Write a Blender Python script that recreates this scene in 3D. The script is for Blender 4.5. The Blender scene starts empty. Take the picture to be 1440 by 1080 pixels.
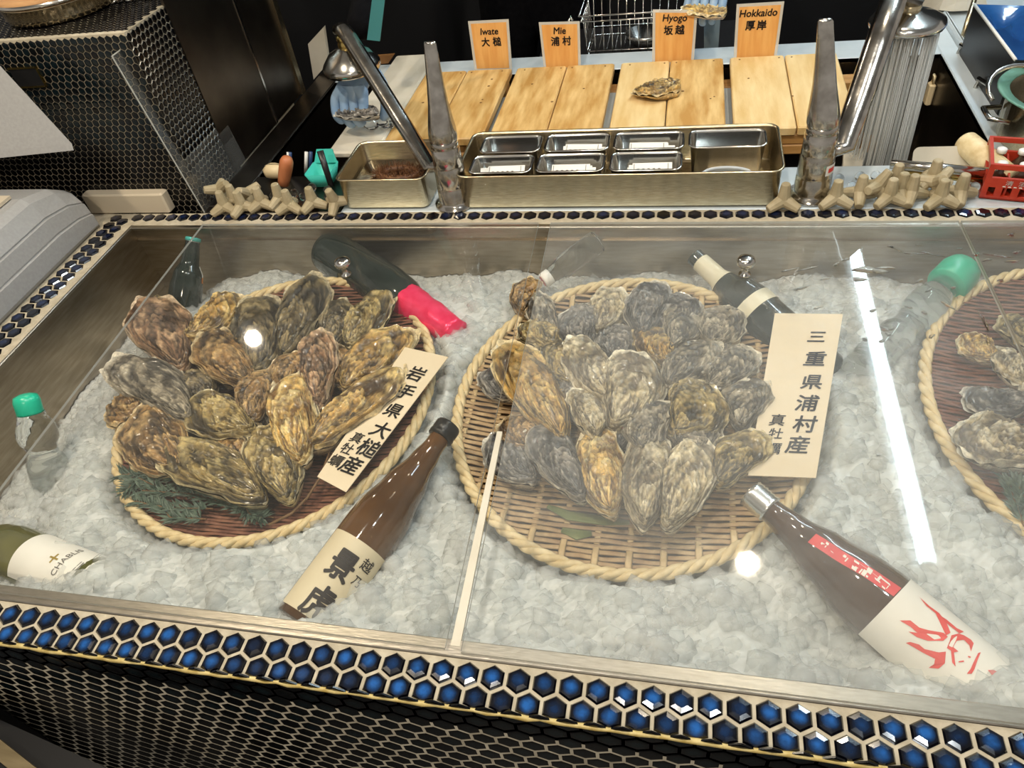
import bpy, bmesh, math, random
import numpy as np
from mathutils import Vector, Matrix

random.seed(7)
S = bpy.context.scene
COL = S.collection
PI = math.pi

# ------------------------------------------------------------------ camera, world, lights, exposure
CAM = np.array([0.73319, -0.29270, 0.71064])
ROT = np.array([[0.97635945, -0.04255331, 0.21192318],
                [0.17946617, 0.70603851, -0.68505585],
                [-0.12047453, 0.70689379, 0.69698425]])
FPX = 1040.0
cam = bpy.data.objects.new('camera', bpy.data.cameras.new('camera'))
COL.objects.link(cam)
mw = Matrix.Identity(4)
for i in range(3):
    for j in range(3):
        mw[i][j] = ROT[i][j]
    mw[i][3] = CAM[i]
cam.matrix_world = mw
cam.data.sensor_width = 36.0
cam.data.lens = FPX / 1440.0 * 36.0
cam.data.clip_start = 0.02
S.camera = cam

w = bpy.data.worlds.new('room_ambient')
S.world = w
w.use_nodes = True
w.node_tree.nodes['Background'].inputs[0].default_value = (1.0, 0.93, 0.84, 1)
w.node_tree.nodes['Background'].inputs[1].default_value = 0.40
S.cycles.transparent_max_bounces = 40      # many thin layers of ice and acrylic
S.view_settings.view_transform = 'Standard'
S.view_settings.look = 'None'
S.view_settings.exposure = -0.10
S.view_settings.gamma = 1.0
S.view_settings.use_curve_mapping = False


def spot_light(name, loc, target, energy, col, size=1.2, radius=0.04, blend=0.6):
    l = bpy.data.lights.new(name, 'SPOT')
    l.energy = energy
    l.color = col
    l.spot_size = size
    l.spot_blend = blend
    l.shadow_soft_size = radius
    o = bpy.data.objects.new(name, l)
    COL.objects.link(o)
    o.location = loc
    o.rotation_euler = (Vector(target) - Vector(loc)).to_track_quat('-Z', 'Y').to_euler()
    return o


CEIL = 1.72
WARM = (1.0, 0.86, 0.66)
NEUTRAL = (1.0, 0.95, 0.86)
COOL = (0.88, 0.96, 1.0)
DOWNLIGHTS = [((-0.38, 0.30, CEIL - .06), (0.0, 0.45, -.1), 54, WARM), ((0.42, 0.16, CEIL - .06), (0.40, 0.45, -.1), 40, NEUTRAL),
              ((1.15, 0.14, CEIL - .06), (1.0, 0.45, -.1), 24, COOL), ((1.008, 1.149, CEIL - .12), (0.9, 1.0, 0), 28, WARM),
              ((-1.35, 2.20, CEIL - .12), (-.6, 1.6, 0), 30, WARM), ((0.45, -1.25, CEIL - .06), (0.45, 0.0, -.30), 60, WARM)]  # the last lamp is added to brighten the tiled counter front


# ------------------------------------------------------------------ helpers
def ray(px, py):
    return ROT @ np.array([(px - 720) / FPX, -(py - 540) / FPX, -1.0])


def at(px, py, z=0.0):
    d = ray(px, py)
    return Vector(CAM + d * (z - CAM[2]) / d[2])


def atY(px, py, Y):
    d = ray(px, py)
    return Vector(CAM + d * (Y - CAM[1]) / d[1])


def atX(px, py, X):
    d = ray(px, py)
    return Vector(CAM + d * (X - CAM[0]) / d[0])


def hit(px, py, P0, n):
    d = Vector(ray(px, py))
    c = Vector(CAM)
    return c + d * ((Vector(P0) - c).dot(Vector(n)) / d.dot(Vector(n)))


def tag(o, label=None, cat=None, group=None, kind=None):
    if label: o['label'] = label
    if cat: o['category'] = cat
    if group: o['group'] = group
    if kind: o['kind'] = kind
    return o


def empty(name, loc, label=None, cat=None, group=None, rot=(0, 0, 0)):
    o = bpy.data.objects.new(name, None)
    o.empty_display_size = 0.02
    COL.objects.link(o)
    o.location = loc
    o.rotation_euler = rot
    return tag(o, label, cat, group)


def wmat(o):
    m = o.matrix_basis.copy()
    return wmat(o.parent) @ o.matrix_parent_inverse @ m if o.parent else m


def link_mesh(name, me, mat=None, parent=None, smooth=True, local=False):
    """parts are modelled in world space; parenting keeps them there (local=True: already in the parent's space)"""
    o = bpy.data.objects.new(name, me)
    COL.objects.link(o)
    if mat is not None and not me.materials:
        me.materials.append(mat)
    if smooth:
        me.polygons.foreach_set('use_smooth', [True] * len(me.polygons))
    if parent is not None:
        o.parent = parent
        if not local:
            o.matrix_parent_inverse = wmat(parent).inverted()
    return o


class MB:
    """collects shapes, builds one mesh object"""
    def __init__(s):
        s.v = []
        s.f = []

    def add(s, vs, fs):
        k = len(s.v)
        s.v += [tuple(p) for p in vs]
        s.f += [tuple(i + k for i in f) for f in fs]
        return s

    def box(s, x0, x1, y0, y1, z0, z1, M=None):
        vs = [Vector((x, y, z)) for z in (z0, z1) for y in (y0, y1) for x in (x0, x1)]
        if M: vs = [M @ p for p in vs]
        return s.add(vs, [(0, 2, 3, 1), (4, 5, 7, 6), (0, 1, 5, 4), (2, 6, 7, 3), (0, 4, 6, 2), (1, 3, 7, 5)])

    def bbox(s, x0, x1, y0, y1, z0, z1, b=.004, M=None):
        """box with chamfered edges"""
        rings = []
        for z, i in ((z0, b), (z0 + b, 0), (z1 - b, 0), (z1, b)):
            a, c, d, e = x0 + i, x1 - i, y0 + i, y1 - i
            rings.append([Vector(p) for p in ((a + b, d, z), (c - b, d, z), (c, d + b, z), (c, e - b, z), (c - b, e, z), (a + b, e, z), (a, e - b, z), (a, d + b, z))])
        if M: rings = [[M @ p for p in r] for r in rings]
        return s.loft(rings)

    def loft(s, rings, cap=True, closed=True):
        n = len(rings[0])
        k = len(s.v)
        for r in rings: s.v += [tuple(p) for p in r]
        for a in range(len(rings) - 1):
            for i in range(n if closed else n - 1):
                j = (i + 1) % n
                s.f.append((k + a * n + i, k + a * n + j, k + (a + 1) * n + j, k + (a + 1) * n + i))
        if cap:
            s.f.append(tuple(k + i for i in reversed(range(n))))
            s.f.append(tuple(k + (len(rings) - 1) * n + i for i in range(n)))
        return s

    def lathe(s, prof, M=None, n=28, cap=True):
        """prof: (radius, z) along local z"""
        rings = []
        for r, z in prof:
            rings.append([Vector((r * math.cos(2 * PI * i / n), r * math.sin(2 * PI * i / n), z)) for i in range(n)])
        if M: rings = [[M @ p for p in r] for r in rings]
        return s.loft(rings, cap)

    def tube(s, pts, r, n=8, cap=True):
        pts = [Vector(p) for p in pts]
        rings = []
        up = Vector((0, 0, 1))
        for i, p in enumerate(pts):
            t = (pts[min(i + 1, len(pts) - 1)] - pts[max(i - 1, 0)]).normalized()
            if abs(t.dot(up)) > .95: u = Vector((1, 0, 0))
            else: u = up
            a = t.cross(u).normalized()
            b = a.cross(t).normalized()
            rr = r[i] if isinstance(r, (list, tuple)) else r
            ra, rb = rr if isinstance(rr, tuple) else (rr, rr)
            rings.append([p + a * (ra * math.cos(2 * PI * k / n)) + b * (rb * math.sin(2 * PI * k / n)) for k in range(n)])
        return s.loft(rings, cap)

    def sphere(s, c, r, n=16, m=10, M=None):
        c = Vector(c)
        sc = r if isinstance(r, tuple) else (r, r, r)
        rings = []
        for j in range(1, m):
            a = PI * j / m
            rings.append([c + Vector((sc[0] * math.sin(a) * math.cos(2 * PI * i / n), sc[1] * math.sin(a) * math.sin(2 * PI * i / n), -sc[2] * math.cos(a))) for i in range(n)])
        if M: rings = [[M @ p for p in q] for q in rings]
        return s.loft(rings)

    def quad_slab(s, corners, th):
        a, b, c, d = [Vector(p) for p in corners]
        n = (b - a).cross(d - a).normalized() * th
        return s.add([a, b, c, d, a - n, b - n, c - n, d - n], [(0, 1, 2, 3), (7, 6, 5, 4), (0, 4, 5, 1), (1, 5, 6, 2), (2, 6, 7, 3), (3, 7, 4, 0)])

    def mesh(s, name='mesh'):
        me = bpy.data.meshes.new(name)
        me.from_pydata(s.v, [], s.f)
        me.update()
        return me

    def build(s, name, mat, parent=None, smooth=True, local=False):
        return link_mesh(name, s.mesh(name), mat, parent, smooth, local)


def frame(origin, zdir, xhint=(1, 0, 0)):
    z = Vector(zdir).normalized()
    x = Vector(xhint)
    x = (x - z * x.dot(z)).normalized()
    y = z.cross(x)
    M = Matrix.Identity(4)
    for i in range(3):
        M[i][0], M[i][1], M[i][2], M[i][3] = x[i], y[i], z[i], origin[i]
    return M


def rrect(x0, x1, y0, y1, z, r, k=5):
    out = []
    for cx, cy, a0 in ((x1 - r, y0 + r, -PI / 2), (x1 - r, y1 - r, 0), (x0 + r, y1 - r, PI / 2), (x0 + r, y0 + r, PI)):
        for i in range(k + 1):
            a = a0 + PI / 2 * i / k
            out.append(Vector((cx + r * math.cos(a), cy + r * math.sin(a), z)))
    return out


def pan(mb, x0, x1, y0, y1, z0, z1, r, t=.0016, taper=.008, lip=.004):
    """open steel pan with a rolled rim"""
    q = lambda i, z: rrect(x0 + i, x1 - i, y0 + i, y1 - i, z, max(r - i, .003))
    mb.loft([q(taper + .004, z0), q(taper, z0 + .004), q(lip, z1 - .004), q(lip * .4, z1 - .003), q(0, z1 - .0015), q(lip * .4, z1), q(lip, z1),
             q(lip + t, z1 - .004), q(taper + t, z0 + .005), q(taper + t + .004, z0 + t)])
    return mb


# ------------------------------------------------------------------ materials
def pmat(name, col, rough=.5, metal=0.0, col2=None, scale=30.0, bump=0.0, bscale=None, trans=0.0, coat=0.0, ior=1.45, stretch=None, emit=0.0, ecol=None, spec=.5, rnd=0.0, detail=4, sss=0.0, contrast=None, alpha=None):
    m = bpy.data.materials.new(name)
    m.use_nodes = True
    nt = m.node_tree
    b = nt.nodes['Principled BSDF']
    I = b.inputs
    I['Base Color'].default_value = (*col, 1)
    I['Roughness'].default_value = rough
    I['Metallic'].default_value = metal
    I['Transmission Weight'].default_value = trans
    I['Coat Weight'].default_value = coat
    I['Coat Roughness'].default_value = .06
    I['IOR'].default_value = ior
    I['Specular IOR Level'].default_value = spec
    if alpha is not None: I['Alpha'].default_value = alpha
    if sss:
        I['Subsurface Weight'].default_value = sss
        I['Subsurface Radius'].default_value = (1.0, 1.0, 1.0)
        I['Subsurface Scale'].default_value = .018
    if emit:
        I['Emission Strength'].default_value = emit
        I['Emission Color'].default_value = (*(ecol or col), 1)
    N, L = nt.nodes, nt.links
    tc = N.new('ShaderNodeTexCoord')
    src = tc.outputs['Object']
    if rnd:
        oi = N.new('ShaderNodeObjectInfo')
        va = N.new('ShaderNodeVectorMath'); va.operation = 'MULTIPLY_ADD'
        L.new(oi.outputs['Random'], va.inputs[0]); va.inputs[1].default_value = (7, 9, 5); L.new(src, va.inputs[2])
        src = va.outputs[0]
    if stretch:
        mp = N.new('ShaderNodeMapping'); mp.inputs['Scale'].default_value = stretch
        L.new(src, mp.inputs['Vector']); src = mp.outputs[0]
    if col2 is not None:
        nz = N.new('ShaderNodeTexNoise'); nz.inputs['Scale'].default_value = scale; nz.inputs['Detail'].default_value = detail
        L.new(src, nz.inputs['Vector'])
        rp = N.new('ShaderNodeValToRGB')
        lo, hi = contrast or (.35, .68)
        rp.color_ramp.elements[0].position = lo; rp.color_ramp.elements[1].position = hi
        rp.color_ramp.elements[0].color = (*col, 1); rp.color_ramp.elements[1].color = (*col2, 1)
        L.new(nz.outputs['Fac'], rp.inputs[0]); L.new(rp.outputs[0], I['Base Color'])
    if bump:
        n2 = N.new('ShaderNodeTexNoise'); n2.inputs['Scale'].default_value = bscale or scale; n2.inputs['Detail'].default_value = 3
        L.new(src, n2.inputs['Vector'])
        bp = N.new('ShaderNodeBump'); bp.inputs['Strength'].default_value = bump; bp.inputs['Distance'].default_value = .002
        L.new(n2.outputs['Fac'], bp.inputs['Height']); L.new(bp.outputs[0], I['Normal'])
    return m


def tile_mat(name, centre, edge, radius, lo=.35, hi=1.25, rough=.12, coat=.4, spec=.5):
    """glazed tile: colour pools towards the middle of every tile, each tile its own strength"""
    m = bpy.data.materials.new(name); m.use_nodes = True
    nt = m.node_tree; N, L = nt.nodes, nt.links
    b = N['Principled BSDF']
    tc = N.new('ShaderNodeTexCoord')
    ln = N.new('ShaderNodeVectorMath'); ln.operation = 'LENGTH'; L.new(tc.outputs['Object'], ln.inputs[0])
    mr = N.new('ShaderNodeMapRange'); mr.interpolation_type = 'SMOOTHSTEP'; mr.inputs[1].default_value = radius * .10; mr.inputs[2].default_value = radius; mr.inputs[3].default_value = 1; mr.inputs[4].default_value = 0
    L.new(ln.outputs['Value'], mr.inputs[0])
    oi = N.new('ShaderNodeObjectInfo')
    m2 = N.new('ShaderNodeMapRange'); m2.inputs[3].default_value = lo; m2.inputs[4].default_value = hi; L.new(oi.outputs['Random'], m2.inputs[0])
    nz = N.new('ShaderNodeTexNoise'); nz.inputs['Scale'].default_value = 160
    va = N.new('ShaderNodeVectorMath'); va.operation = 'ADD'; L.new(tc.outputs['Object'], va.inputs[0]); L.new(oi.outputs['Random'], va.inputs[1]); L.new(va.outputs[0], nz.inputs['Vector'])
    mu = N.new('ShaderNodeMath'); mu.operation = 'MULTIPLY'; L.new(mr.outputs[0], mu.inputs[0]); L.new(m2.outputs[0], mu.inputs[1])
    m3 = N.new('ShaderNodeMath'); m3.operation = 'MULTIPLY'; L.new(mu.outputs[0], m3.inputs[0])
    m4 = N.new('ShaderNodeMapRange'); m4.inputs[1].default_value = .25; m4.inputs[2].default_value = .75; m4.inputs[3].default_value = .6; m4.inputs[4].default_value = 1.3; L.new(nz.outputs['Fac'], m4.inputs[0]); L.new(m4.outputs[0], m3.inputs[1])
    mx = N.new('ShaderNodeMix'); mx.data_type = 'RGBA'; L.new(m3.outputs[0], mx.inputs[0])
    mx.inputs[6].default_value = (*edge, 1); mx.inputs[7].default_value = (*centre, 1)
    L.new(mx.outputs[2], b.inputs['Base Color'])
    b.inputs['Roughness'].default_value = rough
    b.inputs['Coat Weight'].default_value = coat
    b.inputs['Specular IOR Level'].default_value = spec
    return m


def acrylic_mat(name, haze, tint, rough=.03, refl=1.0, film=(.86, .87, .84)):
    """clear sheet: see-through, mirror-like by Fresnel, with a film of smears that scatters a little light"""
    m = bpy.data.materials.new(name); m.use_nodes = True
    nt = m.node_tree; N, L = nt.nodes, nt.links
    out = N['Material Output']; N.remove(N['Principled BSDF'])
    tr = N.new('ShaderNodeBsdfTransparent'); tr.inputs[0].default_value = (*tint, 1)
    df = N.new('ShaderNodeBsdfDiffuse'); df.inputs[0].default_value = (*film, 1)
    gl = N.new('ShaderNodeBsdfGlossy'); gl.inputs['Roughness'].default_value = rough
    fr = N.new('ShaderNodeFresnel'); fr.inputs[0].default_value = 1.49
    tc = N.new('ShaderNodeTexCoord')
    mp = N.new('ShaderNodeMapping'); mp.inputs['Scale'].default_value = (3, 7, 1); mp.inputs['Rotation'].default_value = (0, 0, .5); L.new(tc.outputs['Object'], mp.inputs[0])
    nz = N.new('ShaderNodeTexNoise'); nz.inputs['Scale'].default_value = 2.2; nz.inputs['Detail'].default_value = 7; nz.inputs['Roughness'].default_value = .65; L.new(mp.outputs[0], nz.inputs['Vector'])
    mr = N.new('ShaderNodeMapRange'); mr.inputs[1].default_value = .3; mr.inputs[2].default_value = .72; mr.inputs[3].default_value = haze * .5; mr.inputs[4].default_value = haze * 1.5; L.new(nz.outputs['Fac'], mr.inputs[0])
    a = N.new('ShaderNodeMixShader'); L.new(mr.outputs[0], a.inputs[0]); L.new(tr.outputs[0], a.inputs[1]); L.new(df.outputs[0], a.inputs[2])
    b = N.new('ShaderNodeMixShader')
    mu = N.new('ShaderNodeMath'); mu.operation = 'MULTIPLY'; L.new(fr.outputs[0], mu.inputs[0])
    ge = N.new('ShaderNodeNewGeometry'); iv = N.new('ShaderNodeMath'); iv.operation = 'MULTIPLY_ADD'; iv.inputs[1].default_value = -refl; iv.inputs[2].default_value = refl
    L.new(ge.outputs['Backfacing'], iv.inputs[0]); L.new(iv.outputs[0], mu.inputs[1])
    L.new(mu.outputs[0], b.inputs[0]); L.new(a.outputs[0], b.inputs[1]); L.new(gl.outputs[0], b.inputs[2])
    L.new(b.outputs[0], out.inputs[0])
    return m


def shell_mat(name):
    m = bpy.data.materials.new(name); m.use_nodes = True
    nt = m.node_tree; N, L = nt.nodes, nt.links
    b = N['Principled BSDF']
    at_ = N.new('ShaderNodeAttribute'); at_.attribute_name = 'shell_colour'
    tc = N.new('ShaderNodeTexCoord')
    nz = N.new('ShaderNodeTexNoise'); nz.inputs['Scale'].default_value = 120; nz.inputs['Detail'].default_value = 7; nz.inputs['Roughness'].default_value = .7
    L.new(tc.outputs['Object'], nz.inputs['Vector'])
    mr = N.new('ShaderNodeMapRange'); mr.inputs[1].default_value = .3; mr.inputs[2].default_value = .7; mr.inputs[3].default_value = .25; mr.inputs[4].default_value = 1.55
    L.new(nz.outputs['Fac'], mr.inputs[0])
    vm = N.new('ShaderNodeVectorMath'); vm.operation = 'SCALE'; L.new(at_.outputs['Color'], vm.inputs[0]); L.new(mr.outputs[0], vm.inputs['Scale'])
    L.new(vm.outputs[0], b.inputs['Base Color'])
    b.inputs['Roughness'].default_value = .30
    b.inputs['Coat Weight'].default_value = .55; b.inputs['Coat Roughness'].default_value = .14
    bp = N.new('ShaderNodeBump'); bp.inputs['Strength'].default_value = 1.0; bp.inputs['Distance'].default_value = .0030
    L.new(nz.outputs['Fac'], bp.inputs['Height']); L.new(bp.outputs[0], b.inputs['Normal'])
    return m


MT = {}
MT['steel'] = pmat('brushed_steel', (.56, .465, .30), .26, 1.0, (.72, .62, .43), 60, .08, 90, stretch=(1, 6, 6))
MT['steel_lip'] = pmat('lip_steel', (.40, .37, .31), .34, 1.0, (.50, .46, .40), 60, .08, 90, stretch=(1, 6, 6))
MT['steel_bright'] = pmat('polished_steel', (.62, .60, .56), .16, 1.0, (.72, .70, .66), 25, .03, 60)
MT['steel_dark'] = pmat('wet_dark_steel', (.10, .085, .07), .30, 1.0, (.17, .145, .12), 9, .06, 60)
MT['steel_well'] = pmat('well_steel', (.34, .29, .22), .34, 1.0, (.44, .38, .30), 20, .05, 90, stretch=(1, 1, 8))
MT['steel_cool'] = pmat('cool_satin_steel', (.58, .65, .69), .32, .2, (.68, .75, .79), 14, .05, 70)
MT['tap_steel'] = pmat('wet_tap_steel', (.40, .37, .33), .17, 1.0, (.62, .59, .54), 45, .10, 130)
MT['brass'] = pmat('brass', (.62, .46, .16), .2, 1.0)
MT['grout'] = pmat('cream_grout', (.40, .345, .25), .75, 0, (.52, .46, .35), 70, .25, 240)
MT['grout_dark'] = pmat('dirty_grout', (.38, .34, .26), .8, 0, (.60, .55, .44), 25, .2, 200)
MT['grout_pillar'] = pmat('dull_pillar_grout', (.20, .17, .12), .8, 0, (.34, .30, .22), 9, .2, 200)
MT['bead'] = pmat('yellowed_resin_bead', (.42, .30, .08), .35, 0, (.68, .56, .26), 60, .3, 200)
MT['blue_tile'] = tile_mat('blue_glazed_tile', (.016, .105, .36), (.002, .002, .004), .0096, .12, 1.25)
MT['navy_tile'] = tile_mat('navy_glazed_tile', (.008, .020, .075), (.003, .003, .005), .0112, .0, 1.2)
MT['black_tile'] = tile_mat('black_glazed_tile', (.004, .010, .013), (.0015, .0015, .002), .013, .1, 1.2, .16, 0, .3)
MT['acrylic'] = acrylic_mat('clear_lid_acrylic', .013, (.99, .99, .98))
MT['acrylic_smeared'] = acrylic_mat('smeared_lid_acrylic', .060, (.985, .985, .975))
MT['acrylic_edge'] = pmat('acrylic_cut_edge', (.46, .46, .42), .3, alpha=.9)
MT['guard'] = acrylic_mat('splash_guard_acrylic', .035, (.97, .97, .96), .06)
MT['ice'] = acrylic_mat('crushed_ice', .24, (.985, .992, .992), .10, 1.0, (.78, .795, .785))
MT['ice_bed'] = pmat('packed_ice', (.55, .575, .565), .35, 0, (.63, .65, .64), 60, .8, 110, sss=.8)
MT['shell'] = shell_mat('wet_oyster_shell')
MT['bamboo'] = pmat('pale_bamboo', (.62, .47, .24), .5, 0, (.80, .66, .40), 60, .3, 200, rnd=1)
MT['weave'] = pmat('woven_bamboo', (.32, .20, .10), .55, 0, (.52, .37, .20), 45, .3, 200)
MT['weave_red'] = pmat('red_brown_woven_bamboo', (.15, .055, .035), .5, 0, (.27, .12, .07), 45, .3, 200)
MT['rib'] = pmat('bamboo_rib', (.50, .36, .18), .5, 0, (.66, .50, .28), 50, .2, 200)
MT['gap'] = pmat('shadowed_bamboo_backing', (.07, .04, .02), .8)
MT['brown_glass'] = pmat('brown_glass', (.060, .026, .007), .06, 0, (.115, .052, .015), 14, 0, coat=.6, spec=.6)
MT['dark_brown_glass'] = pmat('dark_brown_glass', (.050, .026, .016), .07, 0, (.085, .048, .03), 18, 0, coat=.6, spec=.6)
MT['green_glass'] = pmat('olive_green_glass', (.075, .075, .012), .08, 0, (.15, .14, .03), 12, 0, coat=.6)
MT['dark_glass'] = pmat('near_black_green_glass', (.008, .014, .012), .08, 0, (.02, .03, .026), 12, 0, coat=.6)
MT['clear_glass'] = pmat('clear_glass', (.93, .96, .95), .03, trans=1.0, ior=1.35)
MT['glass_ball'] = pmat('clear_glass_ball', (.97, .98, .98), .01, trans=1.0, ior=1.5)
MT['cap_black'] = pmat('black_cap', (.012, .011, .010), .3, bump=.2, bscale=300)
MT['cap_silver'] = pmat('silver_screw_cap', (.72, .72, .70), .25, 1.0)
MT['teal_plastic'] = pmat('teal_plastic', (.015, .42, .26), .3, 0, (.02, .48, .30), 20, spec=.6)
MT['turquoise'] = pmat('turquoise_plastic', (.05, .50, .42), .35)
MT['teal_cap'] = pmat('teal_crown_cap', (.06, .36, .32), .3, .2, (.10, .46, .42), 60)
MT['card'] = pmat('cream_card', (.72, .60, .42), .6, 0, (.80, .68, .50), 8, .1, 200)
MT['paper'] = pmat('label_paper', (.60, .51, .34), .55, 0, (.68, .60, .43), 9)
MT['white_paper'] = pmat('white_paper', (.78, .76, .70), .55, 0, (.84, .82, .76), 20)
MT['ink'] = pmat('black_ink', (.020, .015, .013), .6)
MT['ink_grey'] = pmat('faded_ink', (.13, .12, .11), .6)
MT['ink_blue'] = pmat('dark_blue_ink', (.03, .035, .06), .6)
MT['gold_ink'] = pmat('gold_ink', (.50, .36, .08), .4, .6)
MT['red_ink'] = pmat('red_ink', (.72, .05, .04), .5)
MT['red_strip'] = pmat('red_paper_strip', (.62, .04, .05), .5, 0, (.72, .07, .07), 60)
MT['pink_foil'] = pmat('pink_foil', (.85, .01, .09), .25, .25, (.95, .05, .16), 60, .4, 70)
MT['cream_foil'] = pmat('cream_foil', (.72, .66, .48), .4, 0, (.78, .73, .57), 30)
MT['orange_card'] = pmat('orange_woodgrain_card', (.68, .31, .075), .45, 0, (.78, .42, .13), 10, stretch=(8, 1, 1))
MT['frame_acrylic'] = pmat('card_sleeve', (.80, .76, .68), .2, alpha=.55)
MT['wood'] = pmat('pale_cedar', (.50, .265, .07), .45, 0, (.76, .52, .22), 9, .15, 60, stretch=(6, 1, 3), rnd=1)
MT['wood2'] = pmat('paler_cedar', (.68, .45, .18), .45, 0, (.82, .62, .32), 8, .15, 60, stretch=(6, 1, 3), rnd=1)
MT['wood_dark'] = pmat('cedar_cleat', (.42, .21, .06), .5, 0, (.56, .30, .10), 14, .1, 60, stretch=(1, 6, 3))
MT['knot'] = pmat('dark_wood_knot', (.20, .09, .025), .5)
MT['sand'] = pmat('sandy_resin', (.32, .26, .15), .6, 0, (.44, .365, .235), 40, .2, 300, rnd=1)
MT['white_board'] = pmat('white_cutting_board', (.60, .55, .44), .4, 0, (.70, .65, .55), 12, .1, 120)
MT['register'] = pmat('grey_register_plastic', (.33, .33, .33), .45, 0, (.37, .37, .37), 200)
MT['register_top'] = pmat('beige_register_plastic', (.58, .50, .38), .45)
MT['groove'] = pmat('dark_groove', (.05, .05, .05), .6)
MT['black_plastic'] = pmat('black_plastic', (.012, .012, .013), .35)
MT['black_wall'] = pmat('black_painted_wall', (.003, .0035, .005), .6, 0, (.005, .005, .007), 3)
MT['black_cloth'] = pmat('black_cloth', (.002, .002, .003), .9, 0, (.004, .004, .005), 60, .3, 400, spec=.1)
MT['glove'] = pmat('pale_blue_glove', (.24, .38, .58), .38, 0, (.36, .48, .62), 20, .2, 60)
MT['skin'] = pmat('skin', (.62, .38, .26), .5, 0, (.68, .44, .31), 40)
MT['hair'] = pmat('black_hair', (.01, .009, .008), .4)
MT['sauce'] = pmat('dark_brown_water', (.035, .014, .006), .08)
MT['coir'] = pmat('wet_brown_coir', (.08, .03, .012), .6, 0, (.20, .09, .035), 120)
MT['terracotta'] = pmat('red_brown_wood_handle', (.42, .13, .05), .45, 0, (.52, .19, .08), 14, stretch=(4, 4, 1))
MT['cream_plastic'] = pmat('cream_plastic', (.70, .56, .34), .4)
MT['blue_plastic'] = pmat('blue_film', (.01, .055, .20), .12, 0, (.02, .10, .30), 18, .9, 22, coat=.5)
MT['navy_plastic'] = pmat('navy_plastic', (.02, .05, .14), .35)
MT['red_plastic'] = pmat('red_crate_plastic', (.40, .028, .010), .38, 0, (.48, .045, .018), 60)
MT['green_plastic'] = pmat('dull_green_plastic', (.10, .25, .19), .45, 0, (.15, .31, .24), 20)
MT['teal_strap'] = pmat('teal_strap', (.05, .22, .23), .5)
MT['grey_strap'] = pmat('grey_blue_strap', (.20, .26, .29), .6)
MT['water'] = acrylic_mat('falling_water', .50, (.97, .98, .99), .08)
MT['drop'] = pmat('water_drop', (.96, .98, 1), .02, trans=1.0, ior=1.2)
MT['leaf'] = pmat('dark_grey_green_needles', (.030, .060, .042), .45, 0, (.12, .17, .125), 90)
MT['leaf2'] = pmat('olive_bamboo_leaf', (.10, .14, .04), .4, 0, (.17, .20, .07), 30, stretch=(1, 6, 1))
MT['twig'] = pmat('brown_twig', (.14, .075, .03), .6, 0, (.22, .13, .06), 80)
MT['ceiling'] = pmat('grey_ceiling', (.52, .53, .54), .8, 0, (.58, .59, .60), 2)
MT['floor'] = pmat('dark_floor', (.018, .017, .016), .5, 0, (.03, .028, .026), 6)
MT['tan_wood'] = pmat('tan_wood_edge', (.14, .105, .05), .5, 0, (.22, .17, .09), 12, stretch=(1, 8, 1))
MT['tube_glow'] = pmat('fluorescent_tube_glow', (.9, .95, 1), .5, emit=60, ecol=(.72, .90, 1.0))
MT['lamp_glow'] = pmat('downlight_glow', (1, .9, .7), .5, emit=60, ecol=(1.0, .82, .55))
MT['white_enamel'] = pmat('white_enamel', (.78, .78, .76), .4)
MT['lid_wood'] = pmat('pot_lid_wood', (.42, .21, .08), .5, 0, (.58, .33, .15), 10, .1, 60, stretch=(1, 7, 1))


# ------------------------------------------------------------------ room shell
def struct(mb, name, mat, smooth=False):
    return tag(mb.build(name, mat, None, smooth), kind='structure')


struct(MB().box(-2.2, 3.2, -1.6, 3.6, -.96, -.92), 'floor', MT['floor'])
struct(MB().box(-2.2, 3.2, -1.6, 3.6, CEIL, CEIL + .04), 'ceiling', MT['ceiling'])
struct(MB().box(-2.2, 3.2, 3.6, 3.64, -.96, CEIL), 'wall_rear', MT['black_wall'])

# fluorescent batten over the kitchen
t = empty('tube_light', (1.60, 2.2, CEIL), 'long white fluorescent batten on the kitchen ceiling', 'lamp')
MB().bbox(1.545, 1.655, 1.18, 3.24, CEIL - .05, CEIL, .008).build('batten', MT['white_enamel'], t)
MB().tube([(1.60, 1.23, CEIL - .085), (1.60, 3.19, CEIL - .085)], .026, 14).build('tube', MT['tube_glow'], t)
for y in (1.215, 3.205):
    MB().bbox(1.57, 1.63, y - .015, y + .015, CEIL - .12, CEIL - .045, .004).build('lamp_holder', MT['white_enamel'], t)
# recessed downlights
for k, (p, q, e, lc_) in enumerate(DOWNLIGHTS):
    t = empty('downlight', (p[0], p[1], CEIL), 'round recessed downlight with a warm bulb ' + ['above the Iwate basket', 'above the slit between the first two lids', 'above the sake bottle with the red strip', 'above the cedar draining boards', 'in the far corner beyond the tiled pillar', 'above the standing room before the counter'][k], 'lamp', 'ceiling downlights')
    M = Matrix.Translation((p[0], p[1], 0))
    MB().lathe([(.062, CEIL), (.062, p[2] - .004), (.054, p[2] - .008), (.048, p[2] - .004), (.044, p[2] + .02), (.02, p[2] + .03)], M, 24).build('ring', MT['white_enamel'], t)
    MB().lathe([(.0, p[2] + .008), (.016, p[2] + .005), (.019, p[2] + .012), (.016, p[2] + .02), (.0, p[2] + .024)], M, 20).build('bulb', MT['lamp_glow'], t)
    sp = spot_light('downlight_beam', (p[0], p[1], p[2] - .012), q, e, lc_, 2.0, .035, .7)
    sp.parent = t
    sp.matrix_parent_inverse = wmat(t).inverted()

# ------------------------------------------------------------------ hexagonal tiles
PITCH = 0.026


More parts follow.
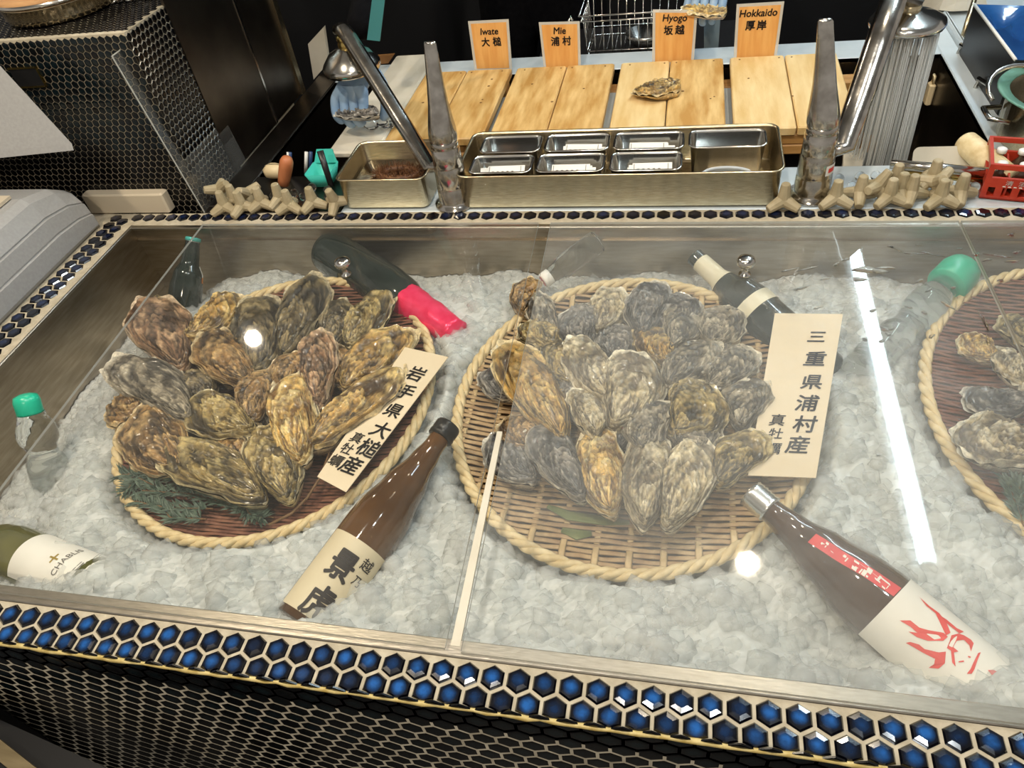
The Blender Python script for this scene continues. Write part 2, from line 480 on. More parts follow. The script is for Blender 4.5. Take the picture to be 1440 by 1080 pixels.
def hex_tile(name, pitch, gap, th, dome, cut=None, xcut=None):
    R = (pitch - gap) / math.sqrt(3)
    def ring(r, z):
        out = []
        for i in range(6):
            a = PI / 6 + PI / 3 * i
            x, y = r * math.cos(a), r * math.sin(a)
            if cut is not None: y = max(y, -cut * r / R)
            if xcut is not None: x = min(x, xcut * r / R)
            out.append(Vector((x, y, z)))
        return out
    mb = MB()
    mb.loft([ring(R * .97, -th), ring(R, -dome * .8), ring(R * .86, dome * .55), ring(R * .5, dome)], True)
    return mb.mesh(name)


def lay(mesh, mat, parent, spots, rot=(0, 0, 0), name='tile'):
    if not mesh.materials: mesh.materials.append(mat)
    for p in spots:
        o = bpy.data.objects.new(name, mesh)
        COL.objects.link(o)
        o.parent = parent
        o.location = p
        o.rotation_euler = rot


def merged_tiles(mesh, mat, parent, spots, rot, name):
    """the far tiles, joined into one part"""
    vs = np.array([v.co[:] for v in mesh.vertices])
    R3 = np.array(Matrix.Rotation(rot[2], 3, 'Z') @ Matrix.Rotation(rot[0], 3, 'X'))
    vs = vs @ R3.T
    fs = [tuple(p.vertices) for p in mesh.polygons]
    mb = MB()
    for p in spots:
        mb.add(vs + np.array(p), fs)
    o = mb.build(name, mat, parent, False)
    o['kind'] = 'stuff'
    return o


XL, XR = -0.330, 1.76          # inner faces of the ice well
YF, YB = 0.034, 0.800
counter = empty('oyster_counter', (.7, .4, -.92), 'waist-high oyster counter with a steel ice well and a rim of navy hexagon tiles', 'counter')
rim_f = MB().box(-.48, 1.80, -.034, .0145, -.05, -.0016).build('front_rim', MT['grout'], counter, False)
rim_b = MB().box(-.42, 1.80, .8035, .8455, -.05, -.0016).build('rear_rim', MT['grout'], counter, False)
rim_l = MB().box(-.405, XL - .002, .0145, .8035, -.05, -.0016).build('left_rim', MT['grout'], counter, False)
tile_full = hex_tile('tile_full', PITCH, .0034, .003, .0016)
tile_cut = hex_tile('tile_cut', PITCH, .0034, .003, .0016, .0098)
tile_side = hex_tile('tile_side', PITCH, .0034, .003, .0016)
tile_back = hex_tile('tile_back', PITCH, .0034, .003, .0016)
lay(tile_full, MT['blue_tile'], rim_f, [(i * PITCH, -.0005, 0) for i in range(-6, 47)])
lay(tile_cut, MT['blue_tile'], rim_f, [((i + .5) * PITCH, -.0230, 0) for i in range(-7, 47)])
X0 = -12.852 * PITCH
lay(tile_back, MT['navy_tile'], rim_b, [(X0 + i * PITCH, .8301, 0) for i in range(0, 66)])
lay(tile_side, MT['navy_tile'], rim_l, [(-.3614, .8151 - j * PITCH, 0) for j in range(0, 25)], (0, 0, PI / 2))
lay(tile_side, MT['navy_tile'], rim_l, [(-.3839, .8151 - (j + .5) * PITCH, 0) for j in range(-1, 25)], (0, 0, PI / 2))
mb = MB()
rr = random.Random(3)
mb.tube([(-.48 + k * .013, -.0338 + rr.uniform(-.0006, .0006), -.0022 + rr.uniform(-.001, .001)) for k in range(176)], [(.0024 + rr.uniform(-.0007, .0009)) for k in range(176)], 6)
mb.build('edge_bead', MT['bead'], counter)
# steel well: folded lips and liner
mb = MB()
mb.bbox(-.48, 1.80, .0150, .0335, -.006, .0004, .0012)
mb.box(-.48, 1.80, .0310, .0340, -.26, -.003)
mb.bbox(XL, 1.80, .7925, .8030, -.006, -.0006, .0012)
mb.bbox(XL - .0025, XL + .0025, .03, .803, -.006, .0, .0010)
mb.build('well_lip', MT['steel_lip'], counter, False)
mb = MB()
mb.box(XL, XR, YB - .003, YB, -.26, -.005)
mb.box(XL - .002, XL + .0015, YF, YB, -.26, -.005)
mb.box(XR, XR + .003, YF, YB, -.26, -.005)
mb.box(XL, XR, YF, YB, -.264, -.26)
mb.build('well_liner', MT['steel_well'], counter, False)
MB().box(XL + .002, XR, YB - .0075, YB - .0030, -.032, -.0285).build('liner_fold', MT['steel_well'], counter, False)
# counter body
mb = MB()
mb.box(-.404, 1.80, -.0295, .84, -.92, -.30)
mb.box(-.404, XL - .004, .0, .845, -.30, -.05)
mb.build('counter_body', MT['black_plastic'], counter, False)

# tiled front cladding
wf = struct(MB().box(-.48, 1.80, -.0340, -.0300, -.50, -.004), 'wall_front', MT['grout_dark'])
tile_front = hex_tile('tile_front', PITCH, .0028, .002, .0003)
tile_front.materials.append(MT['black_tile'])
ROWH = PITCH * math.sqrt(3) / 2
near, far = [], []
for r in range(0, 21):
    for i in range(-12, 46):
        z = -.0075 - r * ROWH
        x = (i + (.5 if r % 2 else 0)) * PITCH
        (near if r < 7 and -4 <= i < 39 else far).append((x, -.03415, z))
lay(tile_front, MT['black_tile'], wf, near[:300], (PI / 2, 0, 0))
merged_tiles(tile_front, MT['black_tile'], wf, far + near[300:], (PI / 2, 0, 0), 'far_tiles')

# black bench with a tan wooden edge, standing in front of the counter
t = empty('bench', at(10, 1075, -.17), 'black bench with a tan wooden edge in front of the tiled counter', 'bench')
a, b, c = at(-60, 985, -.17), at(190, 1098, -.17), at(-90, 1300, -.17)
d = a + (c - b)
MB().quad_slab([a, d, c, b], .05).build('seat_pad', MT['black_plastic'], t, False)
a2, b2 = at(-5, 1036, -.157), at(66, 1092, -.157)
n2 = (c - b).normalized() * .018
MB().quad_slab([a2, a2 + n2, b2 + n2, b2], .012).build('wooden_edge', MT['tan_wood'], t, False)
for q in (a, b, c, d):
    MB().box(q.x - .015, q.x + .015, q.y - .015, q.y + .015, -.92, -.22).build('leg', MT['black_plastic'], t, False)

# ------------------------------------------------------------------ acrylic lids
def sheet(name, quad, z0, z1, label, mat='acrylic'):
    """quad: four (x, y), counter-clockwise"""
    me = bpy.data.meshes.new(name)
    v = [(x, y, z) for z in (z0, z1) for x, y in quad]
    me.from_pydata(v, [], [(3, 2, 1, 0), (4, 5, 6, 7), (0, 1, 5, 4), (1, 2, 6, 5), (2, 3, 7, 6), (3, 0, 4, 7)])
    me.materials.append(MT[mat]); me.materials.append(MT['acrylic_edge'])
    for p in me.polygons: p.material_index = 0 if p.index < 2 else 1
    return tag(link_mesh(name, me, None, None, False), label, 'lid', 'acrylic lids over the ice well')


lid1 = sheet('acrylic_lid', [(-.134, .0225), (.5185, .0205), (.493, .7985), (-.167, .7975)], .0012, .0052, 'clear acrylic lid over the Iwate basket, its left edge leaving the ice open')
lid2 = sheet('acrylic_lid', [(.5355, .0185), (1.1775, .0165), (1.157, .7990), (.5145, .7985)], .0012, .0052, 'smeared acrylic lid over the Mie basket, wet with drops near the back', 'acrylic_smeared')
lid3 = sheet('acrylic_lid', [(1.1800, .0165), (1.755, .0165), (1.752, .7990), (1.160, .7990)], .0012, .0052, 'clear acrylic lid over the basket next to the red crate end', 'acrylic_smeared')

tag(MB().quad_slab([(.5225, .026, .0008), (.5325, .026, .0008), (.5205, .318, .0008), (.5135, .318, .0008)], .004).build('joint_strip', MT['white_board'], None, False), 'narrow white plastic strip lying under the slit between the first two lids', 'strip')


def knob(p, lid):
    M = Matrix.Translation(p)
    o = MB().lathe([(.0, 0), (.009, 0), (.009, .002), (.0052, .003), (.0046, .012), (.0065, .015), (.0125, .019), (.0140, .024), (.0120, .0295), (.006, .032), (.0, .0325)], M, 20).build('knob', MT['steel_bright'], lid)
    o['label'] = 'small chrome knob'


knob(at(1047, 386, .0052), lid2)
knob(at(487, 386, .0052), lid1)

# drops and small puddles on the second and third lid
mb = MB()
rr = random.Random(11)


def blob(px, py, rx, ry, ang, h=.0016):
    c = at(px, py, .0052)
    n = 12
    ph = [rr.uniform(0, 6.28) for _ in range(3)]
    rings = []
    for s_, hz in ((1, 0), (.9, .5), (.6, .9), (.2, 1)):
        ring = []
        for i in range(n):
            a = 2 * PI * i / n
            k = s_ * (1 + .28 * math.sin(2 * a + ph[0]) + .18 * math.sin(3 * a + ph[1]) + .12 * math.sin(5 * a + ph[2]))
            x, y = rx * k * math.cos(a), ry * k * math.sin(a)
            ring.append(c + Vector((x * math.cos(ang) - y * math.sin(ang), x * math.sin(ang) + y * math.cos(ang), hz * h)))
        rings.append(ring)
    mb.loft(rings)


blob(1223, 380, .022, .0085, .05, .0022); blob(1208, 393, .008, .006, .4, .002); blob(1245, 377, .012, .004, 0)
for px, py, rx, ry, an in [(1127, 405, .017, .0025, .45), (1137, 378, .014, .002, .35), (1176, 372, .006, .003, .6), (1160, 392, .010, .002, .4), (1262, 351, .010, .003, -.9), (1285, 357, .014, .0022, -.1), (1308, 357, .016, .0024, -.3), (1252, 347, .004, .003, 0), (1292, 345, .006, .002, 0), (1227, 437, .005, .004, 0), (1247, 462, .010, .005, .2), (1249, 470, .003, .006, 0), (1293, 395, .006, .003, .8), (1306, 408, .008, .002, .7), (1333, 430, .009, .003, -.9), (1278, 432, .005, .003, -.7), (1300, 440, .004, .004, 0), (1310, 473, .005, .003, .6), (1340, 405, .006, .002, .5), (1372, 358, .005, .004, .3), (1388, 366, .006, .003, .3), (1405, 360, .016, .0024, -.25), (1424, 368, .012, .002, .2), (1430, 355, .006, .003, .4), (1384, 452, .003, .016, .1), (1389, 478, .002, .012, -.1), (1407, 395, .005, .003, .6), (1150, 433, .007, .002, .4), (1110, 380, .012, .002, .4), (1190, 365, .006, .003, .3), (1216, 478, .004, .003, 0), (1240, 480, .004, .003, 0), (1235, 640, .003, .002, 0), (1422, 330, .006, .004, 0), (1350, 350, .004, .002, 0)]:
    blob(px, py, rx, ry, an)
o = mb.build('water_drops', MT['drop'])
tag(o, 'scattered water drops lying on the smeared acrylic lid', 'water', kind='stuff')

# ------------------------------------------------------------------ crushed ice
BASKETS = [(.115, .440, .250, .268), (.672, .450, .252, .266), (1.318, .485, .243, .275)]   # centre x, y, half-widths


def bz(y):
    return -.092 + .07 * (y - .45)


def ice_z(x, y):
    x = np.asarray(x, float); y = np.asarray(y, float)
    z = -.072 + .006 * np.sin(x * 23 + 1) * np.sin(y * 19 + 2) + .004 * np.sin(x * 51 + y * 37)
    z = z - .085 * np.clip((-.06 - x) / .26, 0, 1) ** 1.2 - .034 * np.clip((y - .66) / .13, 0, 1) + .022 * np.clip((.14 - y) / .09, 0, 1) * np.clip((x + .2) / .15, 0, 1)
    for hx_, hy_, hh, hr_ in ((.035, .085, .030, .035), (.325, .050, .010, .026), (1.06, .055, .036, .045), (.39, .09, .012, .03), (.27, .09, .014, .03), (.925, .115, -.030, .045), (.97, .15, -.012, .04), (.40, .20, -.012, .05)):
        z = z + hh * np.exp(-((x - hx_) ** 2 + (y - hy_) ** 2) / hr_ ** 2)
    for cx, cy, rx, ry in BASKETS:
        rho = np.sqrt(((x - cx) / rx) ** 2 + ((y - cy) / ry) ** 2)
        k = np.clip((1.13 - rho) / .11, 0, 1)
        k = k * k * (3 - 2 * k)
        z = z * (1 - k) + (bz(y) - .016) * k
    return z


rng = np.random.default_rng(5)
nx, ny = 420, 160
gx, gy = np.meshgrid(np.linspace(XL + .003, XR - .003, nx), np.linspace(YF + .001, YB - .004, ny))
gz = ice_z(gx, gy) - .0008 + rng.uniform(-.0022, .0022, gx.shape)
V = np.stack([gx, gy, gz], -1).reshape(-1, 3)
Fq = [(j * nx + i, j * nx + i + 1, (j + 1) * nx + i + 1, (j + 1) * nx + i) for j in range(ny - 1) for i in range(nx - 1)]
me = bpy.data.meshes.new('ice_bed'); me.from_pydata(V.tolist(), [], Fq); me.update()
ice = tag(link_mesh('crushed_ice', me, MT['ice_bed'], None, True), 'bed of crushed ice filling the steel well', 'ice', kind='stuff')

# loose chunks: a bevelled lump with uneven corners, 18 faces each
base_v = []
for sx in (-1, 1):
    for sy in (-1, 1):
        for sz in (-1, 1):
            base_v.append((sx, sy, sz))
base_v += [(1.25, 0, 0), (-1.25, 0, 0), (0, 1.25, 0), (0, -1.25, 0), (0, 0, 1.25), (0, 0, -1.25)]
base_v = np.array(base_v, float)
base_f = []
quads = [((4, 5, 7, 6), 8), ((0, 2, 3, 1), 9), ((2, 6, 7, 3), 10), ((0, 1, 5, 4), 11), ((1, 3, 7, 5), 12), ((0, 4, 6, 2), 13)]
for q, c in quads:
    for i in range(4): base_f.append((q[i], q[(i + 1) % 4], c))
base_f = np.array(base_f)


def rand_rot(n):
    q = rng.normal(size=(n, 4)); q /= np.linalg.norm(q, axis=1)[:, None]
    a, b, c, d = q.T
    return np.stack([np.stack([1 - 2 * (c * c + d * d), 2 * (b * c - a * d), 2 * (b * d + a * c)], -1),
                     np.stack([2 * (b * c + a * d), 1 - 2 * (b * b + d * d), 2 * (c * d - a * b)], -1),
                     np.stack([2 * (b * d - a * c), 2 * (c * d + a * b), 1 - 2 * (b * b + c * c)], -1)], 1)


NC = 9500
cx_ = rng.uniform(XL + .012, 1.62, NC); cy_ = rng.uniform(YF + .010, YB - .012, NC)
keep = np.ones(NC, bool)
for bx_, by_, rx, ry in BASKETS:
    keep &= np.sqrt(((cx_ - bx_) / rx) ** 2 + ((cy_ - by_) / ry) ** 2) > 1.012
cx_, cy_ = cx_[keep], cy_[keep]
NC = len(cx_)
sz = rng.uniform(.0042, .0112, (NC, 1)) * rng.uniform(.7, 1.15, (NC, 3))
cz = ice_z(cx_, cy_) + rng.uniform(-.0085, -.0022, NC)
loc = base_v[None] * (1 + rng.uniform(-.28, .28, (NC, 14, 3))) * sz[:, None, :]
loc = np.einsum('nij,nkj->nki', rand_rot(NC), loc) + np.stack([cx_, cy_, cz], -1)[:, None, :]
allv = loc.reshape(-1, 3)
allv[:, 2] = np.minimum(allv[:, 2], -.001)
allf = (base_f[None] + (np.arange(NC) * 14)[:, None, None]).reshape(-1, 3)
me = bpy.data.meshes.new('ice_chunks')
me.vertices.add(len(allv)); me.vertices.foreach_set('co', allv.ravel())
me.loops.add(allf.size); me.loops.foreach_set('vertex_index', allf.ravel().astype(np.int32))
me.polygons.add(len(allf)); me.polygons.foreach_set('loop_start', np.arange(0, allf.size, 3, dtype=np.int32))
me.update(); me.validate()
ch = link_mesh('ice_chunks', me, MT['ice'], ice, False)
ch['kind'] = 'stuff'

# ------------------------------------------------------------------ bamboo baskets
def basket(k, weave, label, step, wid, ribs=True):
    cx, cy, rx, ry = BASKETS[k]
    t = empty('bamboo_basket', (cx, cy, bz(cy)), label, 'basket', 'flat bamboo baskets on the ice')
    def surf(x, y):
        rho = math.hypot((x - cx) / rx, (y - cy) / ry)
        return bz(y) + .014 * max(0, rho - .72) ** 1.5 / .15
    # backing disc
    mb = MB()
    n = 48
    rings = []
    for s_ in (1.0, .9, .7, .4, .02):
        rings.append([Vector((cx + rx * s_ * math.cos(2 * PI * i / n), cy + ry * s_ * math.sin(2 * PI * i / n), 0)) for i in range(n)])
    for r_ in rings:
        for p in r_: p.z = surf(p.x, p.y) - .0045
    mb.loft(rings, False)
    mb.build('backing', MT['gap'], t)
    # woven strands
    mb = MB()
    y = cy - ry * .985
    row = 0
    while y < cy + ry * .985:
        hw = rx * math.sqrt(max(0, 1 - ((y - cy) / ry) ** 2)) * .99
        m = max(4, int(hw * 2 / .014))
        pts, rad = [], []
        for i in range(m + 1):
            x = cx - hw + 2 * hw * i / m
            pts.append((x, y + .0006 * math.sin(x * 90 + row), surf(x, y) + .0012 * math.sin(PI * x / .028 + row * PI)))
            rad.append((wid * .5, .0009))
        if hw > .01: mb.tube(pts, rad, 6)
        y += step
        row += 1
    mb.build('weave', weave, t)
    if ribs:
        x = cx - rx * .93
        while x < cx + rx * .93:
            hh = ry * math.sqrt(max(0, 1 - ((x - cx) / rx) ** 2)) * .99
            pts = [(x, cy - hh + 2 * hh * i / 26, surf(x, cy - hh + 2 * hh * i / 26) - .0012 + .0006 * (1 if i % 2 else -1) + (.004 if i in (0, 1, 25, 26) else 0)) for i in range(27)]
            MB().tube(pts, [(.0045, .0008)] * 27, 6).build('rib', MT['rib'], t)
            x += .042
    # rope-bound rim
    for s_ in range(3):
        pts = []
        for i in range(361):
            a = 2 * PI * i / 360
            ph = a * 26 + s_ * 2 * PI / 3
            px_, py_ = cx + (rx + .0042 * math.cos(ph)) * math.cos(a), cy + (ry + .0042 * math.cos(ph)) * math.sin(a)
            pts.append((px_, py_, bz(py_) + .0125 + .0042 * math.sin(ph)))
        MB().tube(pts, .0052, 6, False).build('rim_strand', MT['bamboo'], t)
    return t


basket(0, MT['weave_red'], 'flat round basket with a red-brown woven floor, holding the Iwate oysters', .0062, .0056, False)
basket(1, MT['weave'], 'flat round basket with a pale open weave, holding the Mie oysters', .0092, .0072)
basket(2, MT['weave_red'], 'flat round basket with a thick pale rope rim, nearest the red crate', .0066, .0058, False)

# ------------------------------------------------------------------ oysters
PAL = {  # dark, mid, light, margin
    'brown': ((.034, .018, .007), (.34, .19, .065), (.74, .50, .22), (.72, .57, .33)),
    'dark': ((.012, .009, .006), (.14, .105, .052), (.50, .39, .20), (.62, .53, .35)),
    'ochre': ((.060, .030, .008), (.62, .37, .10), (.92, .68, .27), (.88, .72, .43)),
    'cream': ((.16, .078, .018), (.88, .58, .18), (.97, .80, .40), (.95, .84, .58)),
    'olive': ((.036, .025, .009), (.38, .27, .095), (.76, .60, .27), (.80, .69, .43)),
    'grey': ((.036, .031, .024), (.32, .275, .20), (.68, .60, .45), (.82, .75, .60)),
    'slate': ((.018, .018, .020), (.15, .142, .134), (.50, .46, .40), (.78, .73, .62)),
    'bone': ((.11, .080, .045), (.60, .49, .29), (.92, .82, .60), (.95, .88, .70)),
    'rose': ((.044, .024, .014), (.36, .20, .105), (.72, .48, .28), (.72, .56, .38)),
}


def oyster_shell(L, W, T, seed, pal, upper=True):
    """both valves grow out of the hinge: every ring is a scaled outline, stepped like shingles"""
    r = np.random.default_rng(seed)
    nt_, ns = 72, 46 if upper else 8
    th = np.linspace(0, 2 * PI, nt_, endpoint=False)
    ph = r.uniform(0, 2 * PI, 8)
    wob = 1 + .07 * np.sin(2 * th + ph[0]) + .07 * np.sin(3 * th + ph[1]) + .045 * np.sin(5 * th + ph[2]) + .03 * np.sin(8 * th + ph[3]) + .022 * np.sin(13 * th + ph[4]) + .012 * np.sin(21 * th + ph[5])
    nar = .50 + .50 * ((np.cos(th) + 1) / 2) ** .8
    ox = L / 2 * np.cos(th) * (.90 + .10 * wob)
    oy = W / 2 * np.sin(th) * nar * wob * 1.10
    bend = r.uniform(-.40, .40)
    oy = oy + bend * W * (ox / L) ** 2 * 1.6
    hx, hy = -L * .44, bend * W * .31
    s = np.linspace(.03, 1, ns)[:, None]
    steps = np.sort(r.uniform(.14, .97, r.integers(8, 13)))
    edges = np.concatenate([[0], steps, [1.0001]])
    def vn(a, b, k):
        q = r.uniform(0, 2 * PI, 8)
        return (np.sin(a * 9 * k + q[0] + 1.6 * np.sin(b + q[1])) * np.sin(2 * b + q[2] + 2 * a) + .7 * np.sin(a * 19 * k + q[3] + np.sin(3 * b)) * np.sin(5 * b + q[4] + a * 4)
                + .5 * np.sin(a * 37 * k + 9 * b + q[5]) + .35 * np.sin(a * 61 - 14 * b + q[6] + 2 * np.sin(5 * b + q[7])))
    tt = np.broadcast_to(th[None], (ns, nt_))
    wav = s + .035 * np.sin(3 * th + ph[1])[None] * s + .022 * np.sin(7 * th + ph[6])[None] * s + .014 * vn(s, tt, 1) * s
    wav = np.clip(wav, 0, 1)
    idx = np.clip(np.searchsorted(edges, wav, side='right') - 1, 0, len(edges) - 2)
    fr = (wav - edges[idx]) / (edges[idx + 1] - edges[idx])
    x = hx + (ox[None] - hx) * s
    y = hy + (oy[None] - hy) * s
    n1, n2 = vn(s, tt, .7), vn(s, tt, 1.4)
    if upper:
        z = T * (1 - wav ** 2.2) ** .8 * (.60 + .40 * np.clip(s * 3.0, 0, 1)) * (1 + .20 * np.sin(th + ph[7])[None] * s)
        amp = np.clip(s * 2, 0, 1) * np.clip((1.02 - s) * 12, 0, 1)
        z = z + T * .30 * (fr ** 2.2 - .3) * amp + T * .11 * n1 * amp + T * .05 * n2 * amp
        z[-1] = .0022 * np.sin(7 * th + ph[3]) + .0016 * np.sin(15 * th + ph[4])
        k = 1 + .035 * (fr - .5) * amp
        x, y = hx + (x - hx) * k, hy + (y - hy) * k
    else:
        z = -T * .80 * (1 - s ** 2.6) * (.5 + .5 * np.clip(s * 3, 0, 1)) * np.ones_like(wav) - .0018
        k = 1.045 + .025 * np.sin(6 * th + ph[4])[None] + .015 * np.sin(15 * th)[None]
        x, y = hx + (x - hx) * k, hy + (y - hy) * k
        z[-1] += .0018 * np.sin(7 * th + ph[3])
    dk, md, lt, mg = [np.array(c) for c in PAL[pal]]
    ringtone = r.uniform(.0, 1.0, len(edges))[idx]
    a = np.clip(.10 + .75 * ringtone + .45 * n1, 0, 1)[..., None]
    c = dk * (1 - a) + md * a
    b = np.clip((fr - .45) * 1.5 * (.35 + .65 * ringtone) + .40 * n2, 0, 1)[..., None]
    c = c * (1 - b * .85) + lt * (b * .85)
    sh = np.clip((.16 - fr) / .16, 0, 1)[..., None] * np.clip(s * 3, 0, 1)[..., None]  # shade at the foot of each shingle step, painted into the shell colour
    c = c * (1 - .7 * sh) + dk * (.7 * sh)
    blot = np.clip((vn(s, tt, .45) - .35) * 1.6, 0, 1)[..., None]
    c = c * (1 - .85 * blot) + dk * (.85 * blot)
    m = np.clip((s - .955) / .03, 0, 1)[..., None] * np.clip(.55 + .5 * n1[-1], 0, 1)[None, :, None] * np.ones((1, nt_, 1))
    if not upper: m = np.clip((s - .8) / .15, 0, 1)[..., None] * np.ones((1, nt_, 1)) * .9
    c = c * (1 - m) + mg * m
    verts = np.stack([x, y, z], -1).reshape(-1, 3)
    c = c.reshape(-1, 3)
    tip = np.array([[hx, hy, z[0].mean()]])
    verts = np.concatenate([verts, tip]); c = np.concatenate([c, c[:1]])
    fs = [(j * nt_ + i, j * nt_ + (i + 1) % nt_, (j + 1) * nt_ + (i + 1) % nt_, (j + 1) * nt_ + i) for j in range(ns - 1) for i in range(nt_)]
    fs += [(len(verts) - 1, (i + 1) % nt_, i) for i in range(nt_)]
    me = bpy.data.meshes.new('oyster_shell')
    me.from_pydata(verts.tolist(), [], fs); me.update()
    at_ = me.attributes.new('shell_colour', 'FLOAT_COLOR', 'POINT')
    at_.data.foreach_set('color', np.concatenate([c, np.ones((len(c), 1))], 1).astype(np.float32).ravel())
    return me


def oyster(A, B, W, T, pal, label, group, seed, roll=0.0):
    A, B = Vector(A), Vector(B)
    xa = (A - B)
    L = xa.length
    xa.normalize()
    up = Vector((0, 0, 1)) + Vector((math.cos(seed * 2.4), math.sin(seed * 2.4), 0)) * .14
    za = (up - xa * up.dot(xa)).normalized()
    ya = za.cross(xa)
    M = Matrix.Identity(4)
    c = (A + B) / 2
    for i in range(3):
        M[i][0], M[i][1], M[i][2], M[i][3] = xa[i], ya[i], za[i], c[i]
    t = empty('oyster', c, label, 'oyster', group)
    t.matrix_basis = M @ Matrix.Rotation(roll, 4, 'X')
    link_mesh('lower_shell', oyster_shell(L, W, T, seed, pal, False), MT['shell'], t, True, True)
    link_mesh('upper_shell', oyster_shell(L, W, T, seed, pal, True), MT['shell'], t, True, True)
    return t


def oyster_list(rows, ox, oy, sc, group, seed0):
    for i, (ax, ay, bx, by, wp, lift, pal, lab) in enumerate(rows):
        px = lambda x, y: (ox + x / sc, oy + y / sc)
        pa, pb = px(ax, ay), px(bx, by)
        # growing a little so that the pile closes up
        def P(p, dl):
            q = at(p[0], p[1], -.07)
            return at(p[0], p[1], bz(q.y) + (lift + dl) / 100)
        A, B = P(pa, .25), P(pb, -.25)
        ex = (A - B) * .05
        A, B = A + ex, B - ex
        c = (A + B) / 2
        dist = (c - Vector(CAM)).length
        W = wp / sc / FPX * dist * 1.24
        L = (A - B).length
        T = min(.023, .16 * W + .05 * L + .004)
        oyster(A, B, W, T, pal, lab, group, seed0 + i)


IW = [
    (205, 160, 335, 410, 160, 3.0, 'rose', 'mauve-brown oyster leaning at the basket edge beside the teal-capped bottle'),
    (168, 235, 245, 165, 75, 2.0, 'olive', 'small oyster mostly hidden at the open edge of the Iwate basket, on the ice'),
    (525, 150, 375, 315, 125, 2.6, 'ochre', 'brown and ochre oyster next to the teal-capped bottle side of the dark round oyster'),
    (600, 160, 605, 430, 185, 3.6, 'dark', 'round dark oyster with a bright lamp glint in the Iwate basket'),
    (800, 80, 705, 370, 150, 3.4, 'dark', 'tall dark ridged oyster standing highest at the back of the Iwate basket'),
    (900, 165, 865, 340, 115, 2.6, 'dark', 'small black-brown oyster beside the tall ridged one in the Iwate basket'),
    (1050, 135, 930, 340, 145, 2.8, 'olive', 'grey-green oyster next to the pink foil'),
    (1120, 265, 905, 480, 165, 3.6, 'ochre', 'ochre oyster whose broad end points at the pink foil'),
    (1100, 420, 800, 690, 150, 4.4, 'ochre', 'long ochre oyster lying along the Iwate name card'),
    (805, 285, 825, 540, 130, 4.4, 'rose', 'pink-flecked dark oyster in the middle of the Iwate basket'),
    (715, 355, 690, 500, 110, 4.2, 'brown', 'short brown oyster tucked behind the bright yellow one in the Iwate basket'),
    (705, 450, 745, 750, 165, 5.2, 'cream', 'bright cream-yellow oyster on top of the Iwate pile'),
    (405, 295, 575, 480, 150, 4.2, 'brown', 'tan and brown oyster lying against the round dark one in the Iwate basket'),
    (610, 420, 555, 600, 130, 4.6, 'brown', 'mottled ochre-brown oyster left of the bright yellow one, Iwate basket'),
    (95, 375, 385, 585, 145, 3.8, 'grey', 'long grey and cream striped oyster along the open side of the Iwate basket'),
    (355, 530, 575, 650, 145, 4.4, 'olive', 'olive and cream oyster over the dark gap in the Iwate pile'),
    (55, 585, 225, 520, 135, 2.4, 'brown', 'dark brown oyster at the basket rim facing the green-capped bottle'),
    (150, 580, 310, 790, 180, 3.8, 'brown', 'broad brown oyster with a peach patch above the green sprig'),
    (290, 685, 610, 885, 165, 4.6, 'olive', 'long olive oyster lying right above the green sprig'),
    (625, 625, 715, 880, 175, 4.6, 'olive', 'rounded brown-green oyster at the front of the Iwate basket by its name card'),
    (520, 560, 650, 720, 120, 2.6, 'dark', 'dark oyster showing only between its neighbours at the Iwate basket front'),
    (820, 560, 860, 700, 90, 2.4, 'olive', 'shadowed oyster under the long ochre one, Iwate basket'),
    (600, 330, 500, 470, 120, 2.2, 'dark', 'dark oyster wedged under the round glinting one'),
    (330, 430, 440, 540, 120, 2.4, 'dark', 'black-brown oyster down in the gap beside the long striped one'),
    (860, 330, 900, 470, 100, 2.6, 'brown', 'thin brown oyster between the pink-flecked one and the ochre ones'),
    (470, 620, 560, 740, 120, 2.8, 'brown', 'brown oyster glimpsed between the two long front ones, Iwate basket'),
]
oyster_list(IW, 130, 360, 2.5714, 'oysters in the Iwate basket', 100)
